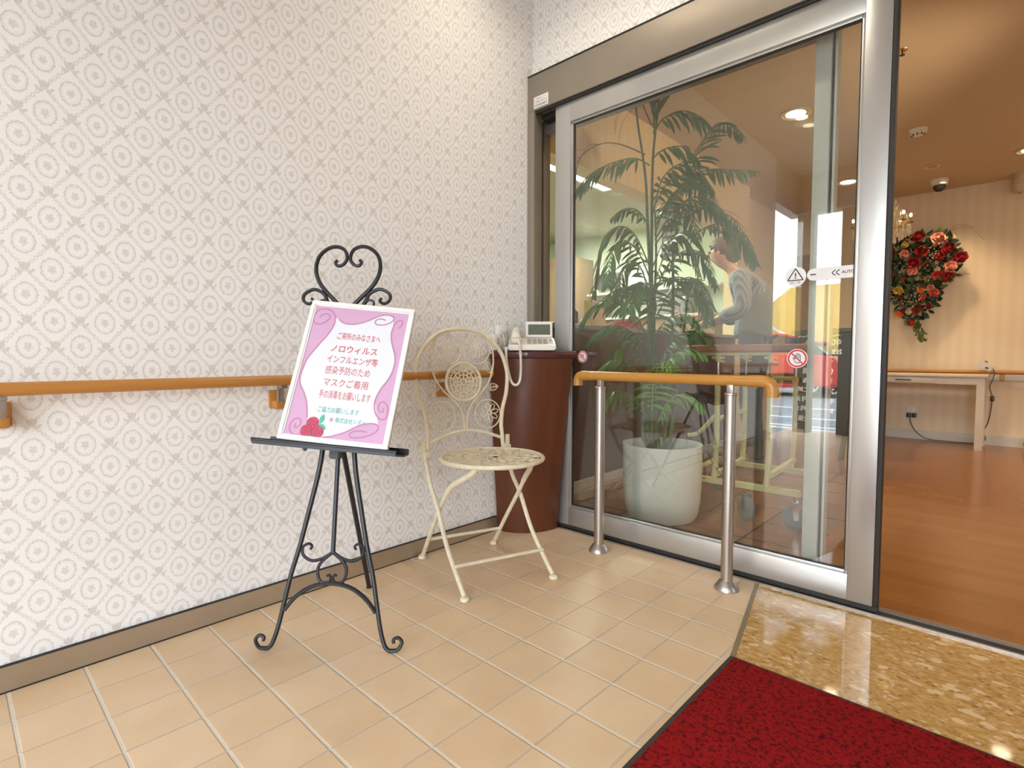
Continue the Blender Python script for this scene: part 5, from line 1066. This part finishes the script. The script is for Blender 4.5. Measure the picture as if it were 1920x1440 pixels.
for x in (.10, 1.525):
    for y in (6.12, 6.455): b = bm_(); prism(b, [(x, y), (x+.055, y), (x+.055, y+.05), (x, y+.05)], 0, .64); obj('leg', b, M['table_white'], t)
for x in (.48, 1.0 ): b = bm_(); box(b, (x-.24, 6.118, .580), (x+.24, 6.126, .632), .002); dw = obj('drawer', b, M['table_white'], t); b = bm_(); box(b, (x-.06, 6.106, .602), (x+.06, 6.119, .611), .002); obj('handle', b, M['black_plastic'], dw)
t = thing('wall_outlet', 'wall outlet with two black plugs under the white table', 'outlet', (1.03, 6.59, .25))
b = bm_(); box(b, (.98, 6.588, .20), (1.05, 6.6, .32), .003); pl_ = obj('cover_plate', b, M['white_plastic'], t)
for x in (.985, 1.03): b = bm_(); box(b, (x-.002, 6.545, .215), (x+.032, 6.588, .258), .004); obj('plug', b, M['black_plastic'], pl_)
t = thing('power_cord', 'dark power cord running from the outlet along the floor behind the table', 'cord', (1.2, 6.5, .02))
b = bm_(); tube(b, smooth([(1.015, 6.55, .215), (1.02, 6.54, .17), (1.06, 6.53, .09), (1.15, 6.52, .02), (1.30, 6.52, .008), (1.45, 6.53, .008), (1.52, 6.54, .012), (1.585, 6.55, .05), (1.57, 6.55, .12), (1.60, 6.55, .22), (1.615, 6.55, .34), (1.62, 6.55, .43)], 7), .0048, 6); obj('cable', b, M['cord_grey'], t)
b = bm_(); box(b, (1.607, 6.54, .41), (1.635, 6.562, .46), .004); obj('inline_switch', b, M['black_plastic'], t)
b = bm_(); tube(b, smooth([(1.62, 6.548, .46), (1.60, 6.53, .54), (1.615, 6.505, .60), (1.63, 6.500, .68), (1.60, 6.497, .73)], 6), .004, 6); obj('upper_cable', b, M['cord_grey'], t)
t = thing('adapter_box', 'tilted grey adapter box hanging on the lobby handrail', 'adapter', (1.57, 6.5, .73))
b = bm_(); rr = R(-28); ax_ = Vector((math.cos(rr), 0, math.sin(rr))); az_ = Vector((-math.sin(rr), 0, math.cos(rr))); obox(b, Vector((1.565, 6.49, .735)), ax_, Vector((0, 1, 0)), az_, .11, .03, .065, .006); cs = obj('case', b, M['white_trim'], t)
b = bm_(); obox(b, Vector((1.575, 6.473, .718)), ax_, Vector((0, 1, 0)), az_, .022, .006, .016, .002); obox(b, Vector((1.57, 6.49, .775)), ax_, Vector((0, 1, 0)), az_, .024, .015, .01, .002); obj('socket', b, M['black_plastic'], cs)
t = thing('hanging_cord', 'thin brown cord arching down the lobby wall left of the door stile', 'cord', (.42, 6.55, 0))
b = bm_(); tube(b, smooth([(.60, 6.57, 1.12), (.50, 6.56, 1.10), (.42, 6.56, 1.02), (.385, 6.55, .90), (.38, 6.52, .75), (.37, 6.51, .70), (.36, 6.51, .67)], 7), .006, 6); obj('cable', b, M['cord_grey'], t)
b = bm_(); box(b, (.44, 6.588, .24), (.50, 6.6, .36), .003); obj('outlet_plate', b, M['white_plastic'], t)
t = thing('wheeled_equipment', 'edge of a dark wheel on the lobby floor at the right border', 'wheel', (1.90, 6.40, 0))
b = bm_(); tt = bmesh.new(); lathe(tt, [(.02, -.02), (.05, -.022), (.06, -.015), (.06, .015), (.05, .022), (.02, .02)], (0, 0, 0), 20); merge(b, tt, Matrix.Translation((1.90, 6.36, .06)) @ Matrix.Rotation(R(90), 4, 'X')); obj('tyre', b, M['tyre'], t)
b = bm_(); tube(b, [(1.90, 6.36, .06), (1.93, 6.36, .14), (2.05, 6.36, .16)], .01, 8); obj('fork', b, M['chrome'], t)

# --- hanging floral arrangement
t = thing('flower_arrangement', 'trailing wall arrangement of red, pink and yellow roses on the lobby wall', 'flower arrangement', (1.05, 6.55, 1.6))
def inside(x, z):
    c = False; n_ = len(POLYF); j = n_-1
    for i in range(n_):
        xi, zi = POLYF[i]; xj, zj = POLYF[j]
        if (zi > z) != (zj > z) and x < (xj-xi)*(z-zi)/(zj-zi)+xi: c = not c
        j = i
    return c
POLYF = [(.62, 1.86), (.70, 1.93)]+POLYF[1:-1]+[(.76, 1.45), (.66, 1.60)]
def fleaf(b, p, d, l, w_, up_):
    d = d.normalized(); s_ = d.cross(up_).normalized(); n_ = 4; pr = None
    for k in range(n_+1):
        tt = k/n_; ww = w_*math.sin(math.pi*min(1, .1+.9*tt)); q = p+d*l*tt+up_*(-.15*l*tt*tt); c_ = (b.verts.new(q+s_*ww), b.verts.new(q+up_*.1*ww), b.verts.new(q-s_*ww))
        if pr: b.faces.new((pr[0], c_[0], c_[1], pr[1])); b.faces.new((pr[1], c_[1], c_[2], pr[2]))
        pr = c_
bd = bm_(); blt = bm_(); nfl = 0
while nfl < 800:
    x = rg_.uniform(.6, 1.4); z = rg_.uniform(1.12, 2.05)
    if not inside(x, z): continue
    y = rg_.uniform(6.42, 6.53); d = Vector((x-1.02, -.25+rg_.uniform(-.3, .3), (z-1.6)*.8))+Vector([rg_.uniform(-.5, .5) for _ in range(3)])
    d.y = min(d.y, 0)
    fleaf(blt if rg_.random() < .08 else bd, Vector((x, y, z)), d, rg_.uniform(.05, .085), rg_.uniform(.012, .022), Vector((rg_.uniform(-.4, .4), -1, rg_.uniform(-.3, .5))).normalized()); nfl += 1
for k in range(46):
    tt = k/45; x = 1.04+.06*tt+rg_.uniform(-.03, .03); z = 1.17-.19*tt; fleaf(blt, Vector((x, 6.53, z)), Vector((rg_.uniform(-1, 1), -.4, -.6)), .035, .010, Vector((0, -1, .2)))
o = obj('dark_foliage', bd, M['foliage'], t, ang=80); o = obj('light_foliage', blt, M['foliage_light'], t, ang=80)
b = bm_(); tube(b, [(1.02, 6.56, 1.9), (1.03, 6.56, 1.1)], .02, 6); tube(b, smooth([(1.02, 6.55, 1.3), (1.06, 6.54, 1.15), (1.11, 6.53, .99)], 5), .004, 5)
for s_ in ([(1.22, 6.52, 1.93), (1.30, 6.49, 2.02), (1.42, 6.47, 2.0), (1.52, 6.47, 1.88)], [(1.2, 6.5, 1.94), (1.32, 6.48, 2.05), (1.45, 6.47, 2.0)], [(1.25, 6.52, 1.6), (1.36, 6.48, 1.60), (1.43, 6.47, 1.58)]): tube(b, smooth(s_, 5), .0022, 4)
obj('twigs', b, M['twig'], t)
FM = {'r': 'petal_red', 'p': 'petal_pink', 'k': 'petal_pink', 's': 'petal_scarlet', 'y': 'petal_yellow', 'o': 'petal_orange', 'c': 'petal_cream'}
FN = {'r': 'red_rose', 'p': 'pink_rose', 'k': 'pink_rose', 's': 'scarlet_rose', 'y': 'yellow_blossom', 'o': 'orange_rose', 'c': 'cream_blossom'}
for kd, x, z, r_ in ROSES+[('r', .70, 1.75, .07), ('s', .68, 1.6, .06), ('r', .74, 1.9, .06)]:
    b = bm_(); y = 6.44; cdir = Vector((rg_.uniform(-.35, .35), -1, rg_.uniform(-.3, .35))).normalized(); q = cdir.to_track_quat('Z', 'Y').to_matrix()
    r_ = r_*.78; tt = bmesh.new(); ball(tt, (0, 0, r_*.25), r_*.42, (1, 1, .9), 10, 7)
    for ly, (nP, rr_, tilt) in enumerate(((3, .42, .95), (5, .68, .62), (6, .95, .30))):
        for k in range(nP):
            a = 2*math.pi*(k+ly*.4)/nP; pr = None
            for m_ in range(5):
                u_ = m_/4; rd = rr_*r_*(.35+.65*u_); zz = r_*(tilt*u_+.12*math.sin(3*u_)); hw = rr_*r_*.62*math.sin(math.pi*(.18+.68*u_))
                c_ = Vector((math.cos(a)*rd, math.sin(a)*rd, zz)); tg = Vector((-math.sin(a), math.cos(a), 0)); cu_ = [tt.verts.new(c_+tg*hw*s_-Vector((math.cos(a), math.sin(a), 0))*abs(s_)*hw*.35) for s_ in (-1, 0, 1)]
                if pr: tt.faces.new((pr[0], pr[1], cu_[1], cu_[0])); tt.faces.new((pr[1], pr[2], cu_[2], cu_[1]))
                pr = cu_
    merge(b, tt, Matrix.Translation((x, y, z)) @ q.to_4x4()); obj(FN[kd], b, M[FM[kd]], t, ang=80)
b = bm_()
for k in range(60):
    x, z = ((1.17+rg_.uniform(-.05, .05), 1.80+rg_.uniform(-.12, .10)) if k % 2 else (1.02+rg_.uniform(-.1, .1), 1.36+rg_.uniform(-.1, .1))); ball(b, (x, 6.40+rg_.uniform(-.02, .03), z), .006, (1, 1, 1), 5, 3)
o = obj('baby_breath', b, M['petal_cream'], t); o['kind'] = 'stuff'
# unseen spot under the ceiling, aimed down to warm the wall over the table
spot('wall_wash', (1.25, 6.1, ZC-.03), 22, (1, .72, .38), 75, .05, .9, tgt=(1.3, 6.6, .85))
